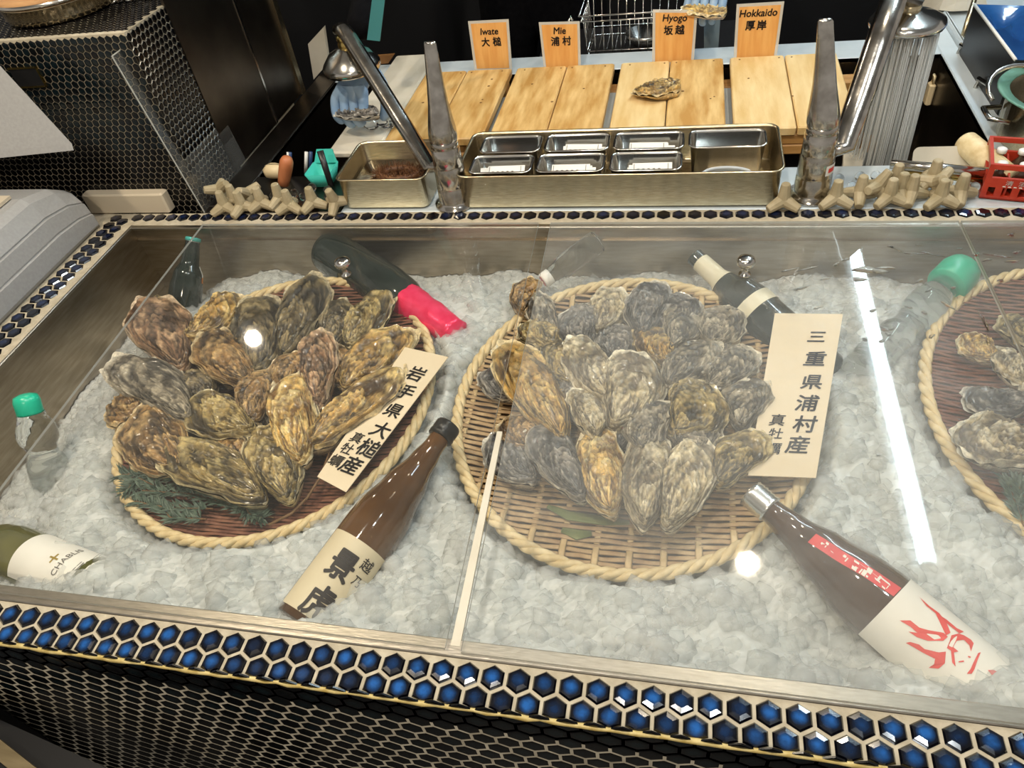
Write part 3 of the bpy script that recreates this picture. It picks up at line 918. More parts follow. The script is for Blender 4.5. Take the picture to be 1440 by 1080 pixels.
MI = [
    (390, 235, 405, 370, 130, 2.4, 'slate', 'dark slate oyster at the back left of the Mie basket'),
    (525, 180, 475, 320, 115, 2.6, 'bone', 'tan oyster with a pale rim beside the upright ridged one, Mie basket'),
    (635, 160, 590, 330, 125, 3.2, 'slate', 'upright ridged black and white oyster at the back of the Mie basket'),
    (740, 200, 690, 320, 130, 2.4, 'slate', 'dark grey oyster half hidden near the cream-capped bottle'),
    (745, 245, 715, 380, 110, 3.2, 'grey', 'oval grey oyster with concentric rings at the back of the Mie basket'),
    (880, 240, 825, 370, 140, 2.6, 'grey', 'grey wrinkled oyster closest to the cream-capped bottle'),
    (520, 295, 530, 410, 120, 2.6, 'slate', 'black rough oyster behind the white glossy one'),
    (620, 305, 680, 425, 120, 3.4, 'ochre', 'ochre-patched oyster in the back half of the Mie basket'),
    (255, 195, 325, 350, 80, 2.6, 'grey', 'narrow grey oyster under the clear bottle cap'),
    (235, 145, 205, 260, 85, 2.2, 'brown', 'brown oyster seen through the slit between the two lids'),
    (235, 285, 330, 370, 105, 3.0, 'olive', 'small olive oyster beside the slit between the lids'),
    (295, 355, 365, 485, 105, 3.4, 'olive', 'brownish olive oyster next to the large cream ringed one, Mie basket'),
    (375, 345, 500, 555, 140, 4.2, 'bone', 'large cream ringed oyster pointing at the white glossy one'),
    (820, 350, 680, 500, 135, 3.8, 'grey', 'striped grey oyster slanting towards the Mie name card'),
    (950, 375, 815, 500, 130, 3.2, 'grey', 'pale grey oyster at the card side of the Mie pile'),
    (600, 395, 540, 635, 175, 4.8, 'bone', 'glossy white oyster with a brown tip in the middle of the Mie pile'),
    (965, 475, 900, 625, 122, 3.8, 'grey', 'round grey oyster touching the Mie name card'),
    (825, 495, 730, 660, 170, 4.4, 'olive', 'broad olive-grey oyster between the striped one and the name card'),
    (180, 360, 355, 665, 160, 4.0, 'ochre', 'long cream-yellow oyster lying under the slit between the lids'),
    (95, 445, 185, 525, 90, 2.4, 'slate', 'dark grey oyster at the rim, seen through the first lid'),
    (405, 505, 465, 655, 100, 5.2, 'bone', 'small pale oyster with a white frill on top of the Mie pile'),
    (640, 545, 590, 700, 140, 5.0, 'grey', 'grey oyster with a curled shadowy lip in the Mie pile'),
    (265, 630, 415, 850, 135, 4.2, 'slate', 'blue-grey strongly ridged oyster at the front of the Mie basket'),
    (165, 600, 270, 700, 115, 3.0, 'brown', 'brown oyster behind the blue-grey ridged one'),
    (445, 640, 500, 905, 145, 4.6, 'cream', 'cream and olive oyster lying at the front of the Mie basket'),
    (620, 650, 600, 945, 140, 4.8, 'bone', 'long whitish pointed oyster at the front of the Mie basket'),
    (790, 675, 705, 950, 145, 4.6, 'bone', 'pointed grey-cream oyster at the front near the silver-capped bottle'),
    (975, 640, 835, 800, 128, 4.0, 'olive', 'brown-grey oyster at the foot of the Mie name card'),
    (115, 655, 235, 810, 120, 2.8, 'slate', 'dark smooth oyster low at the rim by the slit between the lids'),
    (345, 470, 390, 600, 100, 2.8, 'slate', 'dark oyster filling the gap left of the frilled pale one'),
    (800, 590, 740, 730, 145, 3.6, 'grey', 'grey-green oyster under the pointed grey-cream one'),
    (520, 560, 540, 700, 110, 2.8, 'slate', 'dark oyster in the cleft between the two front cream ones'),
]
oyster_list(MI, 640, 330, 2.2983, 'oysters in the Mie basket', 200)
TH = [
    (175, 250, 285, 345, 85, 2.2, 'cream', 'small cream oyster by itself in the thick-rimmed basket'),
    (305, 300, 390, 440, 90, 2.6, 'bone', 'small pinkish-white oyster under the last lid edge'),
    (170, 590, 440, 720, 190, 3.6, 'bone', 'large cream and white oyster in the thick-rimmed basket'),
    (190, 500, 430, 520, 110, 2.4, 'slate', 'dark oyster behind the large cream and white one'),
    (330, 180, 460, 300, 110, 2.2, 'olive', 'olive oyster at the back of the thick-rimmed basket'),
    (420, 380, 560, 470, 130, 2.8, 'grey', 'grey oyster under the last lid, thick-rimmed basket'),
    (470, 560, 640, 640, 150, 3.0, 'slate', 'slate oyster beyond the large cream and white one'),
]
oyster_list(TH, 1290, 380, 2.7, 'oysters in the thick-rimmed basket', 300)

# ------------------------------------------------------------------ lettering
_glyphs = {}


def glyph(ch, bold=.012, shear=0.0):
    key = (ch, bold, shear)
    if key in _glyphs: return _glyphs[key]
    cu = bpy.data.curves.new('glyph', 'FONT')
    cu.body = ch; cu.shear = shear; cu.resolution_u = 3
    o = bpy.data.objects.new('glyph', cu)
    COL.objects.link(o)
    dg = bpy.context.evaluated_depsgraph_get()
    me = bpy.data.meshes.new_from_object(o.evaluated_get(dg))
    bm = bmesh.new(); bm.from_mesh(me)
    bmesh.ops.triangulate(bm, faces=bm.faces[:])
    for _ in range(2):
        long = [e for e in bm.edges if e.calc_length() > .22]
        if long:
            bmesh.ops.subdivide_edges(bm, edges=long, cuts=2)
            bmesh.ops.triangulate(bm, faces=bm.faces[:])
    bm.verts.ensure_lookup_table(); bm.verts.index_update()
    vs = np.array([v.co[:] for v in bm.verts]) if len(bm.verts) else np.zeros((0, 3))
    fs = [tuple(v.index for v in f.verts) for f in bm.faces]
    bm.free()
    bpy.data.objects.remove(o); bpy.data.curves.remove(cu); bpy.data.meshes.remove(me)
    if len(vs):
        c = (vs.max(0) + vs.min(0)) / 2
        vs = vs - c
        if bold > .001:          # brush weight: the same outline laid again a hair to each side
            n0, f0 = len(vs), list(fs)
            allv = [vs]
            for k in range(6):
                a = k * PI / 3 + .3
                allv.append(vs + np.array([math.cos(a) * bold, math.sin(a) * bold, 0]))
                fs = fs + [tuple(i + n0 * (k + 1) for i in f) for f in f0]
            vs = np.concatenate(allv)
    _glyphs[key] = (vs, fs)
    return _glyphs[key]


def letters_flat(items, P0, n, ax, ay, name, mat, parent, lift=.0008, bold=.012, shear=0.0):
    """items: (text, px, py, size in metres); laid on the plane through P0"""
    mb = MB()
    n = Vector(n).normalized()
    if n.dot(Vector(CAM) - Vector(P0)) < 0: n = -n
    for ch, px, py, size in items:
        c = hit(px, py, P0, n)
        vs, fs = glyph(ch, bold, shear)
        mb.add([c + ax * (v[0] * size) + ay * (v[1] * size) + n * lift for v in vs], fs)
    return mb.build(name, mat, parent, False)


class Cyl:
    """a lying bottle: local z from base to mouth, local x up"""
    def __init__(s, base, mouth):
        s.base = Vector(base)
        d = (Vector(mouth) - s.base).normalized()
        s.M = frame(s.base, d, (0, 0, 1) if abs(d.z) < .97 else (0, -1, 0))
        s.len = (Vector(mouth) - s.base).length
        s.Mi = s.M.inverted()

    def pick(s, px, py, r):
        """where the sight line meets the cylinder of radius r: (angle, z)"""
        o = s.Mi @ Vector(CAM)
        d = s.Mi.to_3x3() @ Vector(ray(px, py))
        a = d.x ** 2 + d.y ** 2; b = 2 * (o.x * d.x + o.y * d.y); c = o.x ** 2 + o.y ** 2 - r * r
        disc = b * b - 4 * a * c
        t = (-b - math.sqrt(max(disc, 0))) / (2 * a)
        p = o + d * t
        return math.atan2(p.y, p.x), p.z

    def pt(s, ang, z, r):
        return s.M @ Vector((r * math.cos(ang), r * math.sin(ang), z))

    def patch(s, z0, z1, a0, a1, rf, off=.0005, nz=10, na=18):
        mb = MB()
        vs, fs = [], []
        for j in range(nz + 1):
            z = z0 + (z1 - z0) * j / nz
            for i in range(na + 1):
                vs.append(s.pt(a0 + (a1 - a0) * i / na, z, rf(z) + off))
        for j in range(nz):
            for i in range(na):
                fs.append((j * (na + 1) + i, j * (na + 1) + i + 1, (j + 1) * (na + 1) + i + 1, (j + 1) * (na + 1) + i))
        return mb.add(vs, fs)

    def letters(s, items, rf, off=.0010, bold=.02, sx=1.0, rot=0.0):
        """items: (text, angle, z, size)"""
        mb = MB()
        cr, sr = math.cos(rot), math.sin(rot)
        for ch, ang, z, size in items:
            vs, fs = glyph(ch, bold)
            out = []
            for v in vs:
                x, y = v[0] * sx * cr - v[1] * sr, v[0] * sx * sr + v[1] * cr
                zz = z + y * size
                out.append(s.pt(ang + x * size / rf(z), zz, rf(zz) + off))
            mb.add(out, fs)
        return mb


def prof_r(prof):
    zs = [p[1] for p in prof]; rs = [p[0] for p in prof]
    return lambda z: float(np.interp(z, zs, rs))


def smooth_prof(keys, n=5):
    """keys (r, z): eased between keys"""
    out = []
    for (r0, z0), (r1, z1) in zip(keys, keys[1:]):
        for i in range(n):
            k = i / n
            e = k * k * (3 - 2 * k)
            out.append((r0 + (r1 - r0) * e, z0 + (z1 - z0) * k))
    out.append(keys[-1])
    return out


GRP_B = 'bottles chilling in the ice'


def bottle(base, mouth, keys, glass, label, name='bottle'):
    cy = Cyl(base, mouth)
    k = cy.len / keys[-1][1]
    prof = smooth_prof([(r, z * k) for r, z in keys])
    t = empty(name, base, label, 'bottle', GRP_B)
    MB().lathe(prof, cy.M, 32).build('glass_body', glass, t)
    return t, cy, prof_r(prof), k


SAKE = [(.030, 0), (.0375, .004), (.0385, .012), (.0385, .130), (.0375, .152), (.0285, .200), (.0185, .240), (.0140, .268), (.0138, .300)]
# sake bottle with the cream label
t, cy, rf, k = bottle(at(424, 884, -.078), at(630, 600, -.030), SAKE, MT['brown_glass'], 'brown sake bottle with a cream calligraphy label and black cap', 'sake_bottle')
MB().lathe([(.0150, .280), (.0172, .2805), (.0176, .286), (.0164, .288), (.0172, .290), (.0172, .300), (.0160, .3025), (.010, .303)], cy.M @ Matrix.Scale(k, 4), 24).build('cap', MT['cap_black'], t)
a_r, z_r = cy.pick(541, 789, .0387)
a_l, z_l = cy.pick(489, 751, .0387)
ztop = z_r
lab = cy.patch(.012, ztop, a_r - 2.35, a_r, rf).build('front_label', MT['paper'], t)
lab['label'] = 'cream paper label with black brush lettering'
big = []
for ch, px, py, sz_ in (('景', 481, 795, .040), ('虎', 448, 846, .042)):
    a, z = cy.pick(px, py, .0387); big.append((ch, a, z, sz_))
cy.letters(big, rf, .0012, .030, .82).build('brush_lettering', MT['ink'], lab, False)
sm = []
for ch, px, py, sz_ in (('越', 516, 796, .017), ('乃', 501, 818, .014)):
    a, z = cy.pick(px, py, .0387); sm.append((ch, a, z, sz_))
cy.letters(sm, rf, .0012, .008).build('small_lettering', MT['ink'], lab, False)
mb = MB()
for c_ in range(4):
    for j in range(9):
        a, z = cy.pick(503 - c_ * 6 + 1, 834 + c_ * 3, .0387)
        mb.add([cy.pt(a + da, z - j * .003 + dz, rf(z) + .0011) for da, dz in ((-.016, 0), (.016, 0), (.016, .0018), (-.016, .0018))], [(0, 1, 2, 3)])
mb.build('fine_print', MT['ink_grey'], lab, False)

# sake bottle with the red strip
t, cy, rf, k = bottle(at(1410, 998, -.080), at(1056, 694, -.028), [(r * 1.07, z) for r, z in SAKE], MT['dark_brown_glass'], 'dark brown sake bottle with a red strip, silver cap and white label with red drawing', 'sake_bottle')
prof = [(.0150, .272), (.0168, .273)]
for i in range(5): prof += [(.0170, .275 + i * .005), (.0160, .2775 + i * .005)]
prof += [(.0168, .301), (.010, .303)]
MB().lathe(prof, cy.M @ Matrix.Scale(k, 4), 24).build('screw_cap', MT['cap_silver'], t)
a1, z1 = cy.pick(1246, 852, .0412)
lab = cy.patch(.010, z1, -1.75, 1.75, rf, .0006, 12, 30).build('white_label', MT['white_paper'], t)
lab['label'] = 'white wrap label with a red flame-like face'
sa, sz0 = cy.pick(1262, 833, .041)
sb, sz1_ = cy.pick(1143, 757, .026)
mb = MB()
vs, fs = [], []
for j in range(17):
    q = j / 16
    z = z1 + .001 + (sz1_ - z1) * q
    a = sa + (sb - sa) * q
    hw = .0068 / max(rf(z), .01)
    for i in range(5): vs.append(cy.pt(a + hw * (i / 2 - 1), z, rf(z) + .0006))
for j in range(16):
    for i in range(4): fs.append((j * 5 + i, j * 5 + i + 1, (j + 1) * 5 + i + 1, (j + 1) * 5 + i))
strip = mb.add(vs, fs).build('red_strip', MT['red_strip'], t)
mb = MB()
rr = random.Random(5)
for j in range(26):
    z = z1 + .008 + rr.random() * .040 if j < 18 else z1 + .055 + rr.random() * .03
    a = sa + (sb - sa) * ((z - z1) / (sz1_ - z1)) + rr.uniform(-.12, .12)
    w2, h2 = rr.uniform(.01, .09), rr.uniform(.0005, .0035)
    if rr.random() < .5: w2, h2 = w2 * .25, h2 * 2
    mb.add([cy.pt(a + da * w2, z + dz * h2, rf(z + dz * h2) + .0011) for da, dz in ((-1, -1), (1, -.7), (1, 1), (-1, .6))], [(0, 1, 2, 3)])
mb.build('worn_white_print', MT['white_paper'], strip, False)
polys = [
    [(850, 40), (905, 90), (960, 130), (1000, 180), (1025, 240), (1000, 255), (975, 200), (940, 130), (890, 90)],
    [(740, 170), (800, 170), (850, 210), (900, 225), (985, 240), (1010, 262), (985, 285), (900, 285), (840, 265), (790, 232), (840, 240), (800, 205)],
    [(775, 295), (800, 290), (850, 305), (880, 330), (960, 350), (1000, 345), (995, 410), (960, 440), (905, 435), (935, 415), (940, 385), (870, 350), (820, 320)],
    [(1030, 255), (1070, 245), (1100, 255), (1140, 280), (1155, 300), (1140, 345), (1130, 310), (1100, 280), (1060, 285), (1040, 320), (1070, 345), (1045, 350), (1055, 430), (1035, 405), (1028, 340), (1005, 325), (1020, 290)],
    [(960, 140), (1000, 165), (1060, 215), (1100, 235), (1075, 245), (1060, 232), (1000, 185)],
    [(1180, 355), (1195, 350), (1175, 400), (1160, 445), (1145, 470), (1118, 470), (1140, 440), (1155, 405)],
    [(1235, 450), (1270, 450), (1295, 465), (1285, 505), (1255, 475)],
    [(1070, 400), (1100, 395), (1102, 403), (1072, 406)],
    [(1125, 370), (1140, 375), (1136, 382), (1122, 376)],
]
mb = MB()
for pl in polys:
    vs = []
    for x, y in pl:
        a, z = cy.pick(1080 + x / 4, 830 + y / 4, .0418)
        vs.append(cy.pt(a, z, rf(z) + .0013))
    mb.add(vs, [tuple(range(len(vs)))])
mb.build('red_drawing', MT['red_ink'], lab, False)

# green wine bottle at the front left
WINE = [(.028, 0), (.036, .003), (.0385, .010), (.0390, .170), (.0360, .195), (.0230, .225), (.0155, .245), (.0145, .295), (.0150, .300)]
b0 = at(140, 828, -.078)
d0 = (at(21, 774, -.066) - b0).normalized()
t, cy, rf, k = bottle(b0, b0 + d0 * .295 + Vector((0, 0, -.03)), WINE, MT['green_glass'], 'olive green wine bottle with a white cross label lying by the front lip', 'wine_bottle')
a0, z0 = cy.pick(76, 752, .0388); a1, z1 = cy.pick(134, 790, .0388)
zc = (z0 + z1) / 2
al = cy.pick(100, 786, .0388)[0]
lab = cy.patch(min(z0, z1), max(z0, z1), a0 - .05, a0 + .05 + 2.3 if a0 < 0 else a0 - 2.3, rf).build('front_label', MT['white_paper'], t)
its = []
a, z = cy.pick(92, 786, .0390)
cy.letters([('CHABLIS', a, z, .0125)], rf, .0011, .0).build('lettering', MT['ink_grey'], lab, False)
a, z = cy.pick(76, 785, .0390)
cy.letters([('+', a, z, .030)], rf, .0011, .0).build('gold_cross', MT['gold_ink'], lab, False)
a, z = cy.pick(112, 797, .0390)
mb = MB()
for dz in (0, .004):
    mb.add([cy.pt(a + q, z + dz + h, rf(z) + .0011) for q, h in ((-.18, 0), (.18, 0), (.18, .0012), (-.18, .0012))], [(0, 1, 2, 3)])
mb.build('printed_lines', MT['ink_grey'], lab, False)

# dark bottle with a teal crown cap at the open left corner
BEER = [(.026, 0), (.0300, .004), (.0305, .012), (.0305, .120), (.0270, .150), (.0165, .180), (.0130, .225), (.0135, .230)]
t, cy, rf, k = bottle(at(250, 486, -.165), at(272, 334, -.012), BEER, MT['dark_glass'], 'black-green bottle with a teal crown cap standing in the open corner of the ice', 'beer_bottle')
MB().lathe([(.0135, .222), (.0160, .2225), (.0158, .227), (.0150, .2295), (.0105, .2305), (.0100, .2295), (.004, .2295)], cy.M @ Matrix.Scale(k, 4), 21).build('crown_cap', MT['teal_cap'], t)
MB().lathe([(.0142, .2205), (.0152, .2212), (.0142, .2222)], cy.M @ Matrix.Scale(k, 4), 21, False).build('silver_ring', MT['cap_silver'], t)
cy.patch(.150 * k, .172 * k, PI - 1.2, PI + 1.2, rf).build('white_neck_label', MT['white_paper'], t)
cy.patch(.138 * k, .150 * k, PI - 1.2, PI + 1.2, rf).build('orange_label', pmat('orange_label', (.75, .25, .05), .5), t)

# soda bottles with domed green caps
SODA = [(.024, 0), (.0285, .004), (.0290, .020), (.0285, .075), (.0215, .090), (.0205, .096), (.0285, .118), (.0290, .128), (.0200, .158), (.0140, .172)]


def soda(base, mouth, label):
    t, cy, rf, k = bottle(base, mouth, SODA, MT['clear_glass'], label, 'soda_bottle')
    MB().lathe([(.0190, .160), (.0198, .162), (.0200, .182), (.0175, .190), (.010, .193), (.003, .1935)], cy.M @ Matrix.Scale(k, 4), 24).build('domed_cap', MT['teal_plastic'], t)
    return t


soda(at(84, 706, -.155), at(40, 572, -.012), 'clear soda bottle with a domed green cap sticking out beside the first lid')
soda(at(1192, 540, -.085), at(1340, 392, -.045), 'clear soda bottle with a green cap lying behind the Mie name card')

# dark bottle with a cream neck foil behind the Mie card
t, cy, rf, k = bottle(at(1172, 540, -.105), at(977, 361, -.034), WINE, MT['dark_glass'], 'dark green bottle with a cream neck foil running under the Mie name card', 'wine_bottle')
cy.patch(.232 * k, .285 * k, -PI, PI, rf, .0012, 8, 28).build('neck_foil', MT['cream_foil'], t)
cy.patch(.150 * k, .172 * k, -1.2, 1.2, rf, .0008).build('shoulder_label', MT['cream_foil'], t)

# sparkling wine bottle with the pink foil
t, cy, rf, k = bottle(at(462, 352, -.060), at(640, 468, -.078), [(.030, 0), (.042, .004), (.0435, .015), (.0435, .15), (.040, .18), (.026, .225), (.0165, .26), (.0155, .300)], MT['dark_glass'], 'black sparkling wine bottle with bright pink neck foil behind the Iwate basket', 'wine_bottle')
mb = MB()
n = 28
rings = []
rr = random.Random(4)
for j in range(13):
    z = (.182 + .122 * j / 12) * k
    rings.append([cy.pt(2 * PI * i / n, z, (.034 - .012 * j / 12) + .0016 + .0012 * math.sin(5 * i + 2 * j) * rr.random() + (.0015 if j in (7, 8) else 0)) for i in range(n)])
mb.loft(rings)
mb.build('neck_foil', MT['pink_foil'], t)

# small clear bottle with a red oval on its cap
t, cy, rf, k = bottle(at(842, 338, -.018), at(767, 393, -.052), [(.018, 0), (.0205, .004), (.0205, .075), (.0150, .100), (.0120, .118), (.0120, .124)], MT['clear_glass'], 'small clear bottle with an oval red and white cap label leaning on the back wall', 'drink_bottle')
MB().lathe([(.0125, .112), (.0150, .1125), (.0152, .128), (.0140, .1295), (.004, .1298)], cy.M @ Matrix.Scale(k, 4), 24).build('cap', MT['white_paper'], t)
MB().lathe([(.0112, .1300), (.0112, .1303), (.0095, .1303), (.0095, .1300)], cy.M @ Matrix.Scale(k, 4), 24).build('red_ring', MT['red_ink'], t)

# ------------------------------------------------------------------ name cards on the ice
def name_card(name, corners, P0, n, mat, th, label, cat='sign', group=None):
    c3 = [hit(x, y, P0, n) for x, y in corners]          # TL TR BR BL
    o = MB().quad_slab([c3[3], c3[2], c3[1], c3[0]], th).build(name, mat, None, False)
    o.data.transform(Matrix.Translation(-c3[3])); o.location = c3[3]
    tag(o, label, cat, group)
    ax = ((c3[1] - c3[0]) + (c3[2] - c3[3])).normalized()
    ay = ((c3[0] - c3[3]) + (c3[1] - c3[2])).normalized()
    return o, ax, ay


q = lambda x, y: (430 + x / 4.695, 470 + y / 4.695)
P0, nn = Vector((.30, .42, -.048)), Vector((0, -.07, 1))
o, ax, ay = name_card('name_card', [q(655, 85), q(940, 150), q(265, 1042), q(75, 940)], P0, nn, MT['card'], .0012, 'long cream card with brush lettering tucked beside the Iwate oysters', 'sign', 'name cards on the ice')
u = q
letters_flat([('岩', *u(728, 262), .030), ('手', *u(660, 380), .030), ('県', *u(578, 505), .028), ('大', *u(497, 632), .030), ('槌', *u(412, 752), .032), ('産', *u(300, 865), .031)], P0, nn, ax, ay, 'brush_lettering', MT['ink'], o, .0008, .020, .12)
letters_flat([('真', *u(340, 685), .020), ('牡', *u(275, 757), .020), ('蠣', *u(203, 835), .021)], P0, nn, ax, ay, 'small_lettering', MT['ink'], o, .0008, .014, .12)
u = lambda x, y: (1060 + x / 4.32, 430 + y / 4.32)
P0, nn = Vector((.92, .5, -.044)), Vector((0, -.10, 1))
o, ax, ay = name_card('name_card', [u(128, 45), u(542, 50), u(378, 1045), u(-35, 1030)], P0, nn, MT['card'], .0012, 'wide cream card with brush lettering tucked beside the Mie oysters', 'sign', 'name cards on the ice')
letters_flat([('三', *u(380, 190), .026), ('重', *u(372, 322), .030), ('県', *u(350, 465), .029), ('浦', *u(325, 592), .030), ('村', *u(312, 720), .030), ('産', *u(265, 845), .030)], P0, nn, ax, ay, 'brush_lettering', MT['ink_blue'], o, .0008, .020, .10)
letters_flat([('真', *u(143, 695), .021), ('牡', *u(133, 778), .019), ('蠣', *u(118, 868), .020)], P0, nn, ax, ay, 'small_lettering', MT['ink_blue'], o, .0008, .014, .10)

# ------------------------------------------------------------------ greenery
def sprig(stems, label, seed, zoff=.022, nl=.020):
    rr = random.Random(seed)
    p0 = at(*stems[0][0], -.07); p0.z = bz(p0.y) + zoff
    t = empty('evergreen_sprig', p0, label, 'sprig')
    ms, ml = MB(), MB()
    for st in stems:
        pts = []
        for x, y in st:
            p = at(x, y, -.07); p = at(x, y, bz(p.y) + zoff + rr.uniform(-.004, .006)); pts.append(p)
        fine = []
        for a, b in zip(pts, pts[1:]):
            for i in range(14): fine.append(a.lerp(b, i / 14))
        fine.append(pts[-1])
        ms.tube(fine, .0012, 5)
        for i, p in enumerate(fine[2:]):
            tdir = (fine[min(i + 3, len(fine) - 1)] - fine[i + 1]).normalized()
            for s_ in (-1, 1, -1, 1):
                side = tdir.cross(Vector((0, 0, 1))).normalized() * s_
                d = (tdir * rr.uniform(.5, 1.1) + side * rr.uniform(.35, 1) + Vector((0, 0, rr.uniform(-.1, .7)))).normalized()
                L = nl * rr.uniform(.6, 1.2)
                wv = d.cross(Vector((rr.uniform(-.5, .5), rr.uniform(-.5, .5), 1))).normalized() * .0020
                m_ = p + d * L * .5
                ml.add([p, m_ + wv, p + d * L, m_ - wv, m_ + Vector((0, 0, .0008))], [(0, 1, 4), (1, 2, 4), (2, 3, 4), (3, 0, 4)])
    ms.build('stem', MT['twig'], t)
    o = ml.build('needles', MT['leaf'], t, False)
    o['kind'] = 'stuff'
    return t


sprig([[(385, 728), (330, 712), (270, 695), (200, 690)], [(330, 712), (280, 680), (215, 665), (172, 668)], [(300, 715), (240, 715), (190, 705)], [(360, 722), (310, 690), (250, 678)], [(290, 730), (240, 728), (215, 700)], [(230, 690), (195, 672), (178, 690)], [(340, 700), (350, 722), (368, 728)]],
      'dark grey-green needle sprig lying at the front of the Iwate basket', 3)
sprig([[(1440, 740), (1425, 700), (1418, 670)], [(1450, 720), (1430, 680), (1436, 655)], [(1460, 730), (1440, 700)]], 'dark green sprig at the edge of the thick-rimmed basket', 9)
pts = []
for x, y in [(378, 738), (410, 722), (432, 700), (450, 672), (462, 640), (470, 605)]:
    p = at(x, y, -.07); pts.append(at(x, y, bz(p.y) + .028))
tag(MB().tube(pts, [.0018, .002, .002, .0019, .0017, .0012], 6).build('twig', MT['twig']), 'thin curved brown twig between the Iwate oysters and their name card', 'twig')
for st, lab in (([(770, 712), (800, 725), (850, 732), (885, 735)], 'narrow olive bamboo leaf lying on the weave in front of the Mie oysters'), ([(790, 745), (812, 752), (832, 750)], 'short green leaf scrap near the front rim of the Mie basket')):
    pts = []
    for x, y in st:
        p = at(x, y, -.08); pts.append(at(x, y, bz(p.y) + .006))
    m = len(pts)
    tag(MB().tube(pts, [(.0085 * math.sin(PI * (i + .5) / m), .0007) for i in range(m)], 8).build('bamboo_leaf', MT['leaf2']), lab, 'leaf')

# ------------------------------------------------------------------ sink behind the counter
SX0, SX1, SY0, SY1, SZ = -.135, 1.262, .985, 1.450, -.235
sink = empty('steel_sink', (.56, 1.2, -.92), 'long dark stainless sink behind the oyster counter', 'sink')
mb = MB()
mb.box(SX0, SX1, SY0, SY1, SZ - .004, SZ)
mb.box(SX0 - .003, SX0, SY0, SY1, SZ, -.002); mb.box(SX1, SX1 + .003, SY0, SY1, SZ, -.002)
mb.box(SX0, SX1, SY0 - .003, SY0, SZ, -.002); mb.box(SX0, SX1, SY1, SY1 + .003, SZ, -.002)
mb.build('basin', MT['steel_dark'], sink, False)
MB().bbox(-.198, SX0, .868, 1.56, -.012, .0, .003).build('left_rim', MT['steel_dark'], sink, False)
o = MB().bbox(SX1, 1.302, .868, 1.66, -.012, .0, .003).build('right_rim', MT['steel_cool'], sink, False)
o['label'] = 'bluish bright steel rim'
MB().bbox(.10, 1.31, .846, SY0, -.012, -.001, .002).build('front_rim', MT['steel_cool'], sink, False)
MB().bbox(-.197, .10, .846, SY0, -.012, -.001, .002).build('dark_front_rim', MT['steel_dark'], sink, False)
MB().bbox(SX0, SX1, SY1, 1.545, -.012, .0, .002).build('rear_ledge', MT['steel_cool'], sink, False)
MB().bbox(1.302, 1.316, .868, 1.66, -.012, .012, .004).build('raised_edge', MT['steel_cool'], sink, False)
mb = MB()
mb.box(SX0 - .05, SX1 + .05, SY0, 1.545, -.92, SZ - .01)
mb.build('cabinet', MT['black_plastic'], sink, False)
# counter to the right of the sink
rc = empty('steel_worktop', (1.6, 1.3, -.92), 'stainless worktop to the right of the sink carrying the pot', 'worktop')
MB().bbox(1.318, 2.0, .870, 2.1, -.03, -.004, .003).build('top', MT['steel_cool'], rc, False)
MB().box(1.34, 1.98, .89, 2.08, -.92, -.03).build('cabinet', MT['black_plastic'], rc, False)
for px, py in ((1362, 84), (1388, 134)):
    c = at(px, py, .0)
    h = MB().tube([c + Vector((-.012, .035, .0)), c + Vector((-.012, .035, .018)), c + Vector((.012, -.03, .018)), c + Vector((.012, -.03, 0))], .0045, 8).build('lid_handle', MT['steel_bright'], rc)
# left back counter under the pillar and register
lc = empty('side_counter', (-.8, .6, -.92), 'plain cream side counter under the cash register', 'counter')
MB().bbox(-1.5, -.407, .0, .868, -.05, -.003, .003).build('top', MT['register_top'], lc, False)
MB().box(-1.48, -.41, .02, .86, -.92, -.05).build('cabinet', MT['black_plastic'], lc, False)

# ------------------------------------------------------------------ tiled pillar with pot
PX1, PY0, PZ = -.203, .872, .335
pil = empty('tiled_pillar', (-.6, 1.05, -.92), 'black pillar clad in small hexagon tiles with pale grout, beside the cash register', 'pillar')
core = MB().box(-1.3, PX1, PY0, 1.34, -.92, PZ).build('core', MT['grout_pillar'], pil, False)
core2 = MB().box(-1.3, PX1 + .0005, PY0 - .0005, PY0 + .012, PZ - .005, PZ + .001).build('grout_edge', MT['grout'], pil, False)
P2 = .0142
small = hex_tile('tile_small', P2, .0013, .0015, .0006)
small.materials.append(MT['black_tile'])
R2 = P2 * math.sqrt(3) / 2
front, side, top = [], [], []
for r in range(0, 30):
    z = PZ - .0085 - r * R2
    for i in range(0, 42):
        x = PX1 - .0072 - (i + (.5 if r % 2 else 0)) * P2
        if z > -.05: front.append((x, PY0 - .0008, z))
    for i in range(0, 11):
        y = PY0 + .0072 + (i + (.5 if r % 2 else 0)) * P2
        if z > -.05: side.append((PX1 + .0008, y, z))
def fpx(p):
    v = ROT.T @ (np.array(p) - CAM)
    return 720 + FPX * v[0] / -v[2], 540 - FPX * v[1] / -v[2]
front.sort(key=lambda p: 0 if (lambda q: q[0] > 0 and 40 < q[1] < 305 and not (q[0] < 110 and q[1] > 200) and not (q[1] > q[0] * 1.1 + 95))(fpx(p)) else 1)
lay(small, MT['black_tile'], core, front[:300], (PI / 2, 0, 0))
merged_tiles(small, MT['black_tile'], core, front[300:], (PI / 2, 0, 0), 'further_tiles')
half_f = hex_tile('tile_half', P2, .0013, .0015, .0006, None, .0)
half_s = hex_tile('tile_half_side', P2, .0013, .0015, .0006, None, .0)
halves = [PZ - .0085 - r * R2 for r in range(1, 30, 2) if PZ - .0085 - r * R2 > -.05]
merged_tiles(half_f, MT['black_tile'], core, [(PX1 - .0002, PY0 - .0008, z) for z in halves], (PI / 2, 0, 0), 'corner_half_tiles')
for v in half_s.vertices: v.co.x = -v.co.x
half_s.flip_normals()
